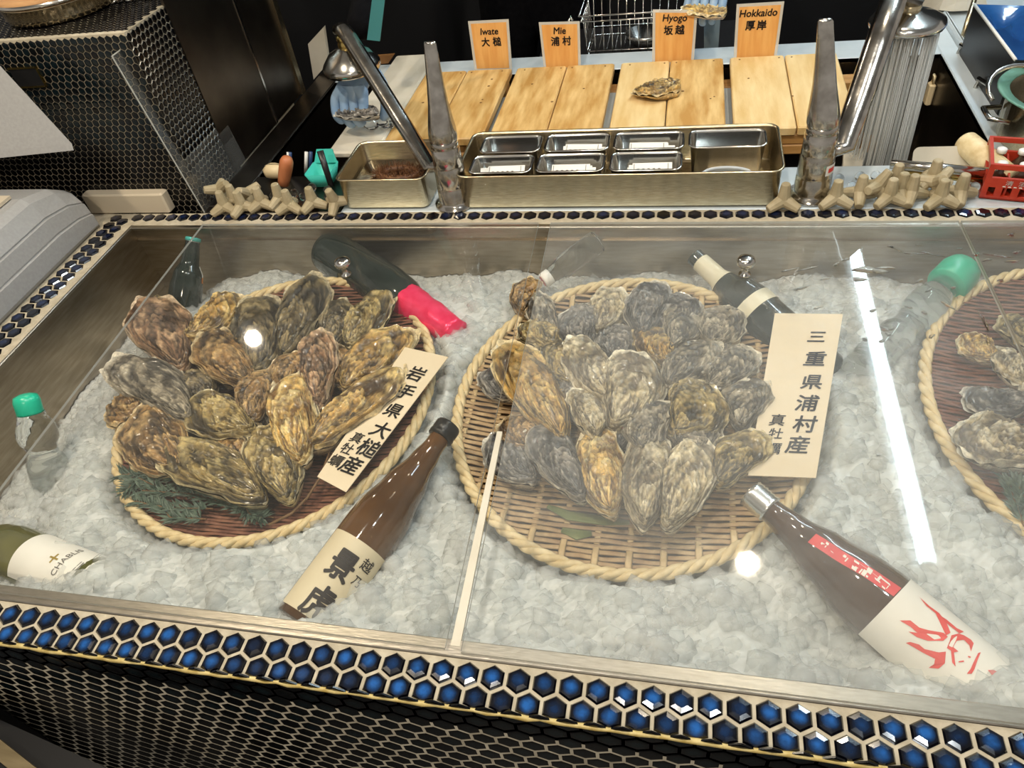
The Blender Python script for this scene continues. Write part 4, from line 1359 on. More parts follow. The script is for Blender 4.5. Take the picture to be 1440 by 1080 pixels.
merged_tiles(half_s, MT['black_tile'], core, [(PX1 + .0008, PY0 + .0002, z) for z in halves], (PI / 2, 0, PI / 2), 'corner_half_tiles')
merged_tiles(small, MT['black_tile'], core, side, (PI / 2, 0, PI / 2), 'side_tiles')
for r in range(0, 32):
    for i in range(0, 40):
        top.append((PX1 - .010 - (i + (.5 if r % 2 else 0)) * P2, PY0 + .016 + r * R2, PZ + .0008))
merged_tiles(small, MT['black_tile'], core, top, (0, 0, 0), 'top_tiles')
a, b, c, d = atY(14, 97, PY0), atY(46, 96, PY0), atY(65, 119, PY0), atY(33, 119, PY0)
mb = MB()
mb.box(a.x, c.x, PY0 - .0035, PY0 + .01, c.z, a.z)
so = mb.build('socket_plate', MT['black_plastic'], pil, False)
mb = MB()
for x0, x1, z0, z1 in ((a.x - .002, c.x + .002, a.z, a.z + .003), (a.x - .002, c.x + .002, c.z - .003, c.z), (c.x, c.x + .003, c.z - .003, a.z + .003)):
    mb.box(x0, x1, PY0 - .0045, PY0, z0, z1)
mb.build('brass_frame', MT['brass'], so, False)

pc = at(92, 14, PZ); pc.z = PZ + .0015
t = empty('steel_pot', pc, 'low steel pot with a round wooden lid on the tiled pillar', 'pot')
M = Matrix.Translation(pc)
MB().lathe([(.092, 0), (.100, .003), (.103, .012), (.104, .028), (.108, .030), (.108, .032), (.100, .032), (.098, .02), (.0, .018)], M, 40).build('pan', MT['steel'], t)
MB().lathe([(.110, .033), (.113, .035), (.113, .044), (.109, .047), (.0, .048)], M, 40).build('wooden_lid', MT['lid_wood'], t)
MB().lathe([(.1132, .034), (.116, .036), (.116, .039), (.1132, .041)], M, 40, False).build('steel_band', MT['steel_bright'], t)
c2 = at(178, 4, PZ); c2.z = PZ + .002
t = empty('chain_ring', c2, 'small heap of steel chain links on the tiled pillar', 'chain')
for k in range(6):
    a = k * .9
    ce = c2 + Vector((.014 * k - .03, .006 * math.sin(a * 2), .006))
    MB().tube([ce + Vector((.012 * math.cos(u), .007 * math.sin(u), .005 * math.sin(u + a))) for u in np.linspace(0, 2 * PI, 13)], .0022, 6, False).build('link', MT['steel_bright'], t)

# splash guard
g0, g1 = Vector((-.190, .846, .0)), Vector((-.226, .846, .308))
t = empty('splash_guard', g0, 'clear acrylic splash guard against the tiled pillar corner', 'screen')
dy = Vector((.0, .20, 0))
MB().quad_slab([g0, g0 + dy, g1 + dy, g1], .003).build('sheet', MT['guard'], t, False)
mb = MB()
mb.tube([g0, g1], .0012, 6); mb.tube([g1, g1 + dy], .0012, 6)
mb.build('polished_edge', MT['acrylic_edge'], t, False)

# dark steel side panel of the sink
t = empty('steel_side_panel', (-.21, 1.2, 0), 'tall dark stainless panel with wet streaks left of the sink', 'panel')
MB().box(-.206, -.200, 1.005, 1.232, .0, .72).build('front_sheet', MT['steel_dark'], t, False)
MB().box(-.206, -.202, 1.236, 1.392, .0, .72).build('rear_sheet', MT['steel_dark'], t, False)
MB().box(-.201, -.1985, 1.230, 1.2365, .0, .72).build('bright_seam', MT['steel_bright'], t, False)
MB().box(-.206, -.196, 1.385, 1.405, .0, .72).build('folded_edge', MT['steel'], t, False)
MB().quad_slab([(-.24, 1.45, .30), (-.05, 1.45, .36), (-.05, 1.47, .385), (-.24, 1.47, .325)], .004).build('cross_brace', MT['steel'], t, False)

# ------------------------------------------------------------------ cash register, white box
t = empty('cash_register', (-.6, .62, 0), 'grey cash register with a tilted screen beside the tiled rim', 'register')
prof = [(-1.1, .001), (-.404, .001), (-.398, .010), (-.398, .044), (-.402, .0455), (-.402, .0475), (-.4005, .049), (-.4035, .078), (-.4075, .0795), (-.4075, .0815), (-.406, .083), (-.418, .112), (-.432, .122), (-1.1, .126)]
rings = []
for y in (.40, .405, .60, .70, .76, .795, .80):
    e = .004 if y in (.40, .80) else 0
    s_ = 1 - .35 * max(0, (y - .70) / .10) ** 2
    rings.append([Vector((x - e, y, max(.001, z * s_ - e))) for x, z in prof])
MB().loft(rings).build('body', MT['register'], t, False)
MB().box(-1.05, -.45, .42, .70, .124, .1295).build('cover', MT['register_top'], t, False)
A, B = at(101, 202, .190), at(-4, 88, .318)
e1 = B - A
e2 = Vector((-.36, -.03, -.01))
dn = Vector((-.01, -.035, -.095))
prof = [A, A + dn * .10 - e1 * .01, A + e1 * .18 + dn * .28, A + e1 * .45 + dn * .55, A + e1 * .75 + dn * .85, B + dn, B]
MB().loft([prof, [p + e2 for p in prof]]).build('screen', MT['register'], t, False)
nn = e1.cross(e2).normalized()
if nn.dot(Vector(CAM) - A) < 0: nn = -nn
MB().tube([(-.62, .72, .12), (-.62, .76, .22)], .03, 12).build('screen_stand', MT['register'], t)
b0, b1 = at(120, 273, .045), at(233, 272, .045)
t = MB().bbox(-.455, -.268, .846, .870, -.002, .042, .003).build('white_box', MT['register_top'], None, False)
tag(t, 'small cream box between the cash register and the tiled pillar', 'box')

# ------------------------------------------------------------------ wooden boards over the sink
edges = [.118, .330, .344, .572, .588, .812, .827, 1.048]
for k in range(4):
    x0, x1 = edges[2 * k], edges[2 * k + 1]
    labs = ['knotty cedar draining board under the Iwate price card', 'smooth cedar draining board under the Mie price card', 'cedar draining board with an oyster lying on it', 'pale cedar draining board under the Hokkaido price card']
    t = empty('draining_board', ((x0 + x1) / 2, 1.26, 0), labs[k], 'board', 'cedar draining boards over the sink')
    xm = (x0 + x1) / 2 + (.004 if k % 2 else -.003)
    for a, b, m in ((x0, xm - .0012, 'wood' if k < 2 else 'wood2'), (xm + .0012, x1, 'wood' if k != 3 else 'wood2')):
        MB().bbox(a, b, 1.088 + .002 * k, 1.432, .002, .020, .0025).build('plank', MT[m], t, False)
    for y in (1.12, 1.39):
        MB().bbox(x0 + .004, x1 - .004, y - .02, y + .02, -.018, .002, .002).build('cleat', MT['wood_dark'], t, False)
    rr = random.Random(20 + k)
    for j in range(3 if k else 7):
        kx, ky = rr.uniform(x0 + .02, x1 - .02), rr.uniform(1.2, 1.40)
        MB().lathe([(.0, .0202), (.0028 * rr.uniform(.6, 1.3), .0202), (.002, .0206), (0, .0207)], Matrix.Translation((kx, ky, 0)), 10).build('knot', MT['knot'], t)
    for x in (x0 + .02, xm - .012, xm + .014, x1 - .02):
        MB().lathe([(.0, .0200), (.0022, .0200), (.0018, .0207), (0, .0208)], Matrix.Translation((x, 1.418, 0)), 8).build('nail', MT['knot'], t)
mb = MB()
mb.bbox(.03, 1.10, 1.10, 1.14, -.040, -.0185, .003)
tag(mb.build('support_bar', MT['wood_dark'], None, False), 'wooden bar across the sink under the draining boards', 'bar')
tag(MB().bbox(.03, 1.10, 1.37, 1.41, -.040, -.0185, .003).build('support_bar', MT['wood_dark'], None, False), 'wooden bar across the sink along the rear ledge side', 'bar')
tag(MB().bbox(.115, 1.052, 1.15, 1.36, -.0185, -.0172, .0005).build('drip_sheet', MT['steel_cool'], None, False), 'thin pale steel drip sheet showing between the cedar draining boards', 'sheet')
# white cutting boards
t = MB().bbox(.0, .112, 1.05, 1.56, .001, .016, .004).build('cutting_board', MT['white_board'], None, False)
tag(t, 'white plastic cutting board left of the draining boards, an ice block on it', 'board')
wb = [at(1185, 240, -.03), at(1212, 238, -.03), at(1218, 188, -.03), at(1188, 188, -.03)]
t = MB().quad_slab(wb, .012).build('cutting_board', MT['white_board'], None, False)
tag(t, 'white plastic board end with a round hole, beside the falling water', 'board')
c = at(1196, 210, -.03)
MB().lathe([(.0035, .0002), (.0065, .0002), (.0065, .0012), (.0035, .0012), (.0035, .0002)], Matrix.Translation(c), 16, False).build('hole_ring', MT['steel_bright'], t)
ib = at(532, 186, .016)
mb = MB()
rr = random.Random(2)
for dx, dy_, s_ in ((-.02, .0, .020), (.012, .006, .024), (.034, -.004, .014), (-.004, .022, .016)):
    mb.sphere((ib.x + dx, ib.y + dy_ + .02, .016 + s_ * .6), (s_, s_ * .8, s_ * .7), 7, 5)
tag(mb.build('ice_block', MT['drop'], None, False), 'wet clear lump of ice on the white cutting board', 'ice')

# ------------------------------------------------------------------ price cards
CN = Vector((0, -1, .18))
cards = [
    ('Iwate', '大槌', [(658, 30), (715, 27), (720.5, 103), (668, 104)], (688, 44), (691, 58.5), 'pale orange price card reading Iwate'),
    ('Mie', '浦村', [(757.5, 31.5), (815, 30), (817, 102), (765.5, 103)], (787, 43), (789, 57.5), 'orange price card reading Mie'),
    ('Hyogo', '坂越', [(918, 13.5), (981, 14), (975, 94.5), (917, 96)], (949, 26.5), (948, 42), 'orange price card reading Hyogo'),
    ('Hokkaido', '厚岸', [(1036, 6), (1103, 2), (1091, 89.5), (1031, 91.5)], (1066.5, 18), (1063, 35.5), 'tall orange price card reading Hokkaido'),
]
for txt, kan, cor, p1, p2, lab in cards:
    P0 = at((cor[2][0] + cor[3][0]) / 2, (cor[2][1] + cor[3][1]) / 2, .0015)
    o, ax, ay = name_card('price_card', cor, P0, CN, MT['frame_acrylic'], .003, lab, 'price card', 'price cards behind the boards')
    TL, TR, BR, BL = [np.array(c) for c in cor]
    bil = lambda u, v: tuple((TL * (1 - u) + TR * u) * (1 - v) + (BL * (1 - u) + BR * u) * v)
    c3 = [hit(*bil(u, v), P0, CN) for u, v in ((.06, .05), (.94, .05), (.93, .90), (.07, .90))]
    n_ = CN.normalized() * .0006
    MB().quad_slab([c3[3] + n_, c3[2] + n_, c3[1] + n_, c3[0] + n_], .0004).build('orange_insert', MT['orange_card'], o, False)
    sz_ = .0200
    letters_flat([(txt, *p1, sz_)], P0, CN, ax, ay, 'lettering', MT['ink'], o, .0014, .022, .12)
    e = 8.0
    letters_flat([(kan[0], p2[0] - e, p2[1] + .4, .0205), (kan[1], p2[0] + e, p2[1] - .4, .0205)], P0, CN, ax, ay, 'kanji_lettering', MT['ink'], o, .0014, .030)

# oyster on the board
A, B = at(890, 128, .032), at(958, 126, .032)
oyster(A, B, .072, .020, 'ochre', 'single ochre oyster lying on the cedar draining board', 'oysters by hand', 401)

# ------------------------------------------------------------------ steel tray with small pans
t = empty('topping_tray', (.62, .93, 0), 'long brushed steel tray holding seven small pans', 'tray')
pan(MB(), .336, .898, .846, 1.018, .0005, .068, .022, .0018, .005, .004).build('outer_tray', MT['steel'], t)
PANS = [(.362, .478, .936, 1.004), (.484, .604, .936, 1.004), (.610, .736, .936, 1.004), (.742, .876, .936, 1.004), (.358, .474, .862, .930), (.480, .602, .862, .930), (.609, .734, .862, .930)]
for k, (x0, x1, y0, y1) in enumerate(PANS):
    s_ = empty('small_pan', ((x0 + x1) / 2, (y0 + y1) / 2, .006), ['empty small steel pan by the left tap', 'small steel pan with papers, second in the rear row of the tray', 'small steel pan with papers, third in the rear row of the tray', 'small empty steel pan in the tray corner by the right tap', 'small steel pan with papers, front corner of the tray by the left tap', 'small steel pan with papers, middle of the tray front row', 'small steel pan with papers, beside the coil of tubing'][k], 'pan', 'small pans in the steel tray')
    pan(MB(), x0, x1, y0, y1, .006, .066, .016, .0014, .008, .004).build('pan_body', MT['steel_bright'], s_)
    if k in (1, 2, 4, 5, 6):
        c_ = empty('paper_cards', ((x0 + x1) / 2, (y0 + y1) / 2, .01), 'stack of small printed paper cards in pan ' + ['', 'two of the rear row', 'three of the rear row', '', 'at the left front corner', 'in the middle of the front row', 'beside the tubing coil'][k], 'cards', 'paper cards in the small pans')
        rr = random.Random(60 + k)
        for j in range(4):
            z = .040 + j * .0024
            M = Matrix.Translation(((x0 + x1) / 2 + rr.uniform(-.008, .012) + (.008 if k in (1, 6) else 0), (y0 + y1) / 2 - .008 + .001 * j, z)) @ Matrix.Rotation(rr.uniform(-.10, .06), 4, 'Z') @ Matrix.Rotation(.42, 4, 'X')
            cd = MB().box(-.034, .034, -.018, .018, -.0007, .0007, M).build('card', MT['white_paper'], c_, False)
            if j == 3:
                mb = MB()
                for q in range(5):
                    mb.box(-.026 + q * .009, -.022 + q * .009, -.008, .006, .0008, .0011, M)
                mb.box(-.0315, -.0305, -.016, .016, .0008, .0011, M); mb.box(.0265, .0275, -.016, .016, .0008, .0011, M)
                mb.build('print', MT['ink_grey'], cd, False)
pts = []
for i in range(85):
    a = i / 84 * 2 * PI * 3.5
    pts.append((.808 + (.050 - .0035 * a / 6) * math.cos(a), .889 + (.022 - .001 * a / 6) * math.sin(a), .034 + .0009 * i / 8))
tag(MB().tube(pts, .0028, 6).build('tubing_coil', pmat('clear_tubing', (.62, .66, .70), .15, alpha=.7)), 'coil of clear plastic tubing in the corner of the steel tray', 'tubing')

t = empty('square_tray', (.19, .90, 0), 'square steel tray with a brown scrubbing brush in dark water', 'tray')
pan(MB(), .104, .282, .848, 1.002, .0005, .064, .020, .0016, .005, .004).build('tray_body', MT['steel'], t)
MB().loft([rrect(.119, .267, .863, .987, .026, .014), rrect(.117, .269, .861, .989, .028, .014)]).build('dark_water', MT['sauce'], t)
br = empty('scrubbing_brush', (.212, .925, .026), 'oval brown coir scrubbing brush lying in the square tray', 'brush')
mb = MB()
rr = random.Random(8)
for i in range(1300):
    a = rr.uniform(0, 2 * PI); b = rr.uniform(0, 2 * PI)
    c = Vector((.202 + .038 * math.cos(a), .925 + .020 * math.sin(a), .033))
    d = Vector((math.cos(a) * math.cos(b), math.sin(a) * math.cos(b), math.sin(b)))
    e = c + d * .017 * rr.uniform(.7, 1.1)
    wv = d.cross(Vector((rr.uniform(-1, 1), rr.uniform(-1, 1), rr.uniform(-1, 1)))).normalized() * .0006
    mb.add([c - wv, c + wv, e + wv * .5, e - wv * .5], [(0, 1, 2, 3)])
o = mb.build('bristles', MT['coir'], br, False); o['kind'] = 'stuff'
MB().tube([(.202 + .038 * math.cos(a), .925 + .020 * math.sin(a), .033) for a in np.linspace(0, 2 * PI, 25)], .0075, 8, False).build('core_ring', MT['coir'], br)

# ------------------------------------------------------------------ taps with lever, swivel spout and shower head
def tap(base, top, label, sgn, spout_pts, head, head_r, bell, name='sink_tap'):
    base, top = Vector(base), Vector(top)
    t = empty(name, base, label, 'tap', 'taps over the sink')
    M = Matrix.Translation(base)
    MB().lathe([(.0, 0), (.038, 0), (.038, .004), (.031, .007), (.0295, .012), (.0285, .038), (.0275, .040), (.0285, .042), (.0270, .078), (.0260, .080), (.0270, .082), (.0255, .112), (.0235, .114), (.0250, .117), (.024, .128), (.012, .132)], M, 28).build('body', MT['tap_steel'], t)
    rings = []
    n = 18
    up = top - base
    prof = [(.118, .022, .022), (.130, .0255, .025), (.148, .0245, .024), (.168, .0215, .019), (.192, .0180, .0135), (.225, .0150, .0090), (.262, .0125, .0065), (.288, .0110, .0050), (.2915, .0085, .0035)]
    for z, rx, ry in prof:
        q = max(0, (z - .12) / (up.z - .12))
        c = base + Vector((up.x * q ** 1.2, up.y * q ** 1.2, z / .2915 * up.z if z > .13 else z))
        rings.append([c + Vector((rx * math.cos(2 * PI * i / n), ry * math.sin(2 * PI * i / n), 0)) for i in range(n)])
    MB().loft(rings).build('lever', MT['tap_steel'], t)
    MB().tube(spout_pts, [((.0165, .012) if sgn < 0 else (.021, .014))] * len(spout_pts), 12).build('spout', MT['tap_steel'], t)
    sp = Vector(spout_pts[0])
    M2 = Matrix.Translation(head)
    r = head_r
    hd = MB().lathe(bell(r), M2, 32).build('shower_head', MT['steel_bright'], t)
    MB().lathe([(.010, .0), (.0165, .001), (.0165, .014), (.0145, .016), (.0165, .018), (.0165, .026), (.010, .028)], Matrix.Translation(Vector(head) + Vector((0, 0, .030 if sgn < 0 else .012))), 20).build('brass_nut', MT['brass'] if sgn < 0 else MT['steel'], hd)
    return t


lb = at(639, 290, 0); lb.y += .012
hl = atY(494, 90, 1.130)
bellL = lambda r: [(r * .9, -.012), (r, -.010), (r * 1.02, .0), (r * .98, .004), (r * .72, .022), (r * .42, .030), (r * .36, .034)]
p0, p1 = atY(606, 236, .905), atY(484, 42, 1.115)
sl = [lb + Vector((-.010, .012, .075)), p0, p0.lerp(p1, .33), p0.lerp(p1, .66), p0.lerp(p1, .93), p1, p1 + Vector((-.016, .014, -.002))]
tap(lb, atY(604, 58, .885), 'wet steel lever tap with a bell shower head between the two trays', -1, sl, hl, .058, bellL)
rb = at(1141, 280, 0); rb.y += .014
hr = atY(1276, 30, 1.085)
discR = lambda r: [(r * .82, -.008), (r * .96, -.007), (r, -.001), (r * .97, .004), (r * .80, .009), (r * .36, .016), (r * .3, .018)]
p0, p1 = atY(1186, 205, .905), atY(1258, -6, 1.055)
sr = [rb + Vector((.010, .012, .075)), p0, p0.lerp(p1, .33), p0.lerp(p1, .66), p1, hr + Vector((0, 0, .035))]
tr = tap(rb, atY(1162, 26, .895), 'wet steel lever tap with a flat shower head and running water', 1, sr, hr, .060, discR)
st = MB().lathe([(.0280, .050), (.0282, .072)], Matrix.Translation(rb), 28, False)
cyl = Cyl(rb, rb + Vector((0, 0, .2)))
pa = [cyl.pick(x, y, .0275) for x, y in ((1160, 246), (1171, 241))]
mb = MB()
va = [cyl.pt(pa[0][0] + (pa[1][0] - pa[0][0]) * i / 5, z, .0285) for z in (.048, .066) for i in range(6)]
mb.add(va, [(i, i + 1, i + 7, i + 6) for i in range(5)])
sk = mb.build('sticker', MT['white_paper'], tr, False)
mb = MB()
va = [cyl.pt(pa[0][0] + (pa[1][0] - pa[0][0]) * (.2 + .6 * i / 3), z, .0288) for z in (.053, .061) for i in range(4)]
mb.add(va, [(i, i + 1, i + 5, i + 4) for i in range(3)])
mb.build('red_mark', MT['red_ink'], sk, False)

# falling water
mb = MB()
rr = random.Random(12)
for i in range(230):
    a, q = rr.uniform(0, 2 * PI), math.sqrt(rr.random())
    p = Vector(hr) + Vector((math.cos(a) * q * .052, math.sin(a) * q * .052, -.010))
    e = Vector((p.x + (p.x - hr.x) * .10, p.y + (p.y - hr.y) * .10, SZ + .004))
    r0 = rr.uniform(.0004, .0012)
    mb.tube([p, p.lerp(e, .5), e], [r0, r0 * 1.1, r0 * .8], 5)
o = mb.build('falling_water', MT['water'])
tag(o, 'streams of water falling from the flat shower head', 'water', kind='stuff')

# ------------------------------------------------------------------ tetrapod ornaments and glass balls
def tetra_mesh():
    mb = MB()
    h = .0300
    dirs = [Vector((0, 0, 1))] + [Vector((math.cos(a) * .943, math.sin(a) * .943, -.333)) for a in (PI / 2, PI / 2 + 2 * PI / 3, PI / 2 + 4 * PI / 3)]
    for d in dirs:
        M = frame((0, 0, 0), d, (.3, .9, .1))
        mb.lathe([(.0112, 0.0), (.0108, .006), (.0074, h - .0012), (.0062, h)], M, 10)
    mb.sphere((0, 0, 0), .0102, 10, 7)
    return mb.mesh('tetrapod')


tm = tetra_mesh()
tm.materials.append(MT['sand'])
tm.polygons.foreach_set('use_smooth', [False] * len(tm.polygons))
LIFT = .0300 * .333 + .0056


ROWS = {}
ORD = 'first second third fourth fifth sixth seventh eighth ninth tenth eleventh twelfth'.split()


def tetrapod(px, py, rz, label, dy=0.0, dz=0.0, tilt=(0, 0), s_=1.0):
    """px, py: middle of the figure in the photograph, standing on the rim"""
    p = at(px, py, (LIFT + .002 + dz) * s_)
    o = bpy.data.objects.new('tetrapod_ornament', tm)
    COL.objects.link(o)
    o.location = (p.x, p.y + dy, p.z)
    o.rotation_euler = (tilt[0], tilt[1], rz)
    o.scale = (s_,) * 3
    tag(o, label, 'ornament', 'sand-coloured tetrapods on the rear rim')
    ROWS.setdefault(label, []).append(o)


def q5(x, y): return 280 + x / 6.545, 200 + y / 6.545


LT = 'small sand-coloured concrete tetrapod ornament, one of the row beside the square tray'
tetrapod(*q5(190, 435), .4, 'pale tetrapod ornament lying tilted at the pillar end of the row', 0, .012, (.5, .9))
tetrapod(*q5(232, 580), .15, LT); tetrapod(*q5(390, 580), .7, LT); tetrapod(*q5(440, 475), 1.2, LT, 0, .004, (.3, -.8))
tetrapod(*q5(570, 545), .25, LT); tetrapod(*q5(320, 520), .3, LT); tetrapod(*q5(830, 570), .1, LT)
tetrapod(*q5(740, 510), .6, LT); tetrapod(*q5(1045, 545), .5, LT); tetrapod(*q5(1250, 545), .9, 'sandy tetrapod ornament leaning against the square tray', 0, 0, (.1, -.25))
def q6(x, y): return 1180 + x / 5.538, 200 + y / 5.538


tetrapod(1102, 281, .0, 'sandy tetrapod ornament between the long tray and the right tap')
RT = 'small sand-coloured concrete tetrapod ornament, one of the row beside the red crate'
tetrapod(1175, 277, .1, 'sandy tetrapod ornament just beyond the right tap base')
for x, y, rz, dz, ti in ((165, 390, .9, 0, (0, 0)), (295, 345, .4, .006, (.0, .6)), (395, 415, .2, 0, (0, 0)), (440, 300, .6, .004, (0, 0)), (560, 385, .8, 0, (0, 0)), (770, 310, 1.0, .010, (.2, 1.2)), (790, 425, .15, 0, (0, 0)), (945, 380, .9, 0, (0, 0)), (735, 270, .2, .010, (0, 0)), (480, 370, 1.1, 0, (0, 0))):
    tetrapod(*q6(x, y), rz, RT, 0, dz, ti)


def ball(px, py, z, label):
    p = at(px, py, z)
    o = MB().sphere((0, 0, 0), .0085, 18, 12).build('glass_ball', MT['glass_ball'])
    o.location = p
    tag(o, label, 'glass ball', 'clear glass balls among the tetrapods')
    ROWS.setdefault(label, []).append(o)


for x, y in ((690, 495), (1040, 415), (880, 470), (962, 500), (1185, 440), (545, 465), (1190, 500)):
    ball(*q5(x, y), .012, 'small clear glass ball among the tetrapods beside the square tray')
for x, y in ((0, 285), (163, 265), (285, 262), (100, 345), (500, 248), (645, 270), (635, 345), (810, 275), (940, 270), (1070, 280), (1055, 350)):
    ball(*q6(x, y), .012, 'small clear glass ball among the tetrapods beside the red crate')

for label, objs in ROWS.items():
    if len(objs) < 2: continue
    crate = 'red crate' in label
    for k, o in enumerate(sorted(objs, key=lambda o: -o.location.x)):
        kind = 'clear glass ball' if o['category'] == 'glass ball' else 'sand-coloured tetrapod ornament'
        o['label'] = ORD[k] + ' ' + kind + ' counting along the rim from the ' + ('red crate' if crate else 'square tray')

# ------------------------------------------------------------------ small tools left
p = at(401, 268, .0)
t = empty('oyster_knife', p, 'oyster knife with a red-brown wooden handle standing upright behind the tetrapods', 'knife')
top = atY(404, 222, p.y)
MB().lathe([(.006, .0), (.011, .004), (.0125, .02), (.0135, .045), (.0130, .058), (.0095, .066), (.003, .0685)], frame(p + Vector((0, 0, .012)), Vector((.034, .0, .066))), 20).build('handle', MT['terracotta'], t)
MB().box(p.x - .006, p.x + .006, p.y - .0008, p.y + .0008, .001, .02).build('blade', MT['steel_bright'], t, False)
c = at(385, 262, .0)
tag(MB().bbox(c.x - .030, c.x + .012, c.y + .02, c.y + .05, .001, .030, .008).build('sponge_holder', MT['cream_plastic'], None, True), 'rounded cream plastic holder behind the tetrapods', 'holder')
c = at(414, 262, 0)
t = empty('brush_pair', c, 'blue and white plastic brush handles behind the wooden knife handle', 'brush')
for dx, m in ((-.034, 'white_enamel'), (.006, 'white_enamel'), (.016, 'navy_plastic'), (-.030, 'navy_plastic')):
    MB().tube([(c.x + dx, c.y + .05, .002), (c.x + dx + .014, c.y + .055, .046)], [(.0024, .0036)] * 2, 8).build('handle', MT[m], t)
c = at(452, 268, .0)
t = empty('turquoise_cup', c, 'turquoise plastic scoop beside the square tray', 'scoop')
prof0 = [rrect(c.x - .032 + i, c.x + .024 - i, c.y + .004 + i, c.y + .066 - i, z, .010) for i, z in ((.008, .001), (.0, .030), (.002, .030), (.010, .004))]
MB().loft(prof0).build('scoop_bowl', MT['turquoise'], t)
MB().quad_slab([(c.x - .030, c.y + .060, .028), (c.x + .020, c.y + .060, .028), (c.x + .012, c.y + .072, .052), (c.x - .022, c.y + .072, .052)], .003).build('raised_back', MT['turquoise'], t, False)
a, b = at(466, 262, .012), atY(450, 212, at(466, 262, .012).y + .02)
tag(MB().tube([a, b], [(.0055, .002), (.0065, .002)], 8).build('black_stick', MT['black_plastic']), 'flat black plastic stick leaning in the turquoise scoop', 'stick')

# ------------------------------------------------------------------ right: bar, tools, crate, pot, blue tray
a, b = at(1252, 231, .030), at(1392, 243, .030)
tag(MB().tube([a, b], .0085, 14).build('steel_bar', MT['steel_bright']), 'polished round steel bar lying behind the tetrapods', 'bar')
a, b = at(1254, 240, .018), at(1385, 253, .018)
tag(MB().tube([a, b], .006, 12).build('brass_bar', MT['brass']), 'thin brass rod lying under the polished steel bar', 'bar')
c = at(1328, 240, .0)
M = Matrix.Translation(c + Vector((0, .012, 0))) @ Matrix.Rotation(1.1, 4, 'X')
MB_ = MB()
MB_.loft([rrect(-.050, .052, 0, .034, 0, .010), rrect(-.050, .052, 0, .034, .002, .010)])
MB_.v = [tuple(M @ Vector(v)) for v in MB_.v]
tag(MB_.build('plastic_scraper', MT['white_board'], None, False), 'flat pale plastic scraper leaning behind the steel bar', 'scraper')
a, b = at(1357, 200, .030), at(1418, 252, .022)
t = empty('wooden_pestle', b, 'pale wooden pestle leaning out of the red crate corner', 'pestle')
MB().lathe([(.004, 0), (.0185, .0005), (.0198, .003), (.0200, .012), (.0200, (b - a).length * 1.0)], frame(a, b - a), 24).build('shaft', MT['bamboo'], t)
MB().lathe([(.0, .0), (.010, -.0006), (.011, -.0006), (.012, .0004)], frame(a, b - a), 24, False).build('burnt_mark', MT['knot'], t)
# sponge clip on the sink wall
c0, c1 = atX(1304, 146, SX1 - .006), atX(1309, 92, SX1 - .006)
t = empty('wall_clip', c0, 'ivory plastic clip hanging on the inner sink wall', 'clip')
d = (c1 - c0)
MB().bbox(SX1 - .014, SX1 - .001, c0.y - .0125, c0.y + .0125, c0.z, c0.z + d.z * .72, .003).build('clip_body', MT['cream_plastic'], t, False)
MB().tube([(SX1 - .007, c0.y - .006, c0.z + d.z * .7), (SX1 - .007, c0.y - .005, c0.z + d.z * .97), (SX1 - .007, c0.y + .005, c0.z + d.z * .97), (SX1 - .007, c0.y + .006, c0.z + d.z * .7)], .003, 8).build('loop', MT['cream_plastic'], t)

# red crate
cr0 = at(1376, 279, .0)
M = Matrix.Translation((cr0.x, cr0.y, .001)) @ Matrix.Rotation(-.22, 4, 'Z')
t = empty('red_crate', cr0, 'small red plastic bottle crate with white lettering at the end of the rear rim', 'crate')
Wc, Dc, Hc = .130, .095, .074
M = M @ Matrix.Diagonal((1, 1, .80, 1))
mb = MB()
def bar(x0, x1, y0, y1, z0, z1): mb.box(x0, x1, y0, y1, z0, z1, M)
for y0, y1 in ((0, .005), (Dc - .005, Dc)):
    bar(0, Wc, y0, y1, 0, .007); bar(0, Wc, y0, y1, .026, .046); bar(0, Wc, y0, y1, Hc - .010, Hc)
    for x0, x1 in ((0, .008), (.018, .028), (.041, .051), (.064, .074), (.087, .097), (Wc - .010, Wc)): bar(x0, x1, y0, y1, .007, .026)
    for x0, x1 in ((0, .008), (Wc - .008, Wc)): bar(x0, x1, y0, y1, .046, Hc - .010)
for x0, x1 in ((0, .005), (Wc - .005, Wc)):
    bar(x0, x1, .005, Dc - .005, 0, .007); bar(x0, x1, .005, Dc - .005, .026, .046); bar(x0, x1, .005, Dc - .005, Hc - .010, Hc)
bar(0, Wc, 0, Dc, 0, .003)
mb.build('crate_frame', MT['red_plastic'], t, False)
bar_ = MB()
for x in (.033, .065, .097): bar_.box(x - .0015, x + .0015, .005, Dc - .005, .003, .042, M)
bar_.box(.005, Wc - .005, Dc / 2 - .0015, Dc / 2 + .0015, .003, .042, M)
bar_.build('dividers', MT['red_plastic'], t, False)
mb = MB()
for ch, x, z, s_ in (('清', .034, .0375, .011), ('酒', .052, .0375, .011)):
    vs, fs = glyph(ch, .01)
    mb.add([M @ Vector((x + v[0] * s_, -.0006, z + v[1] * s_)) for v in vs], fs)
for i in range(5):
    mb.add([M @ Vector((.026 + i * .0075 + dx, -.0006, .0285 + dz)) for dx, dz in ((0, 0), (.005, 0), (.004, .0022), (.001, .0022))], [(0, 1, 2, 3)])
mb.build('white_lettering', MT['white_paper'], t, False)
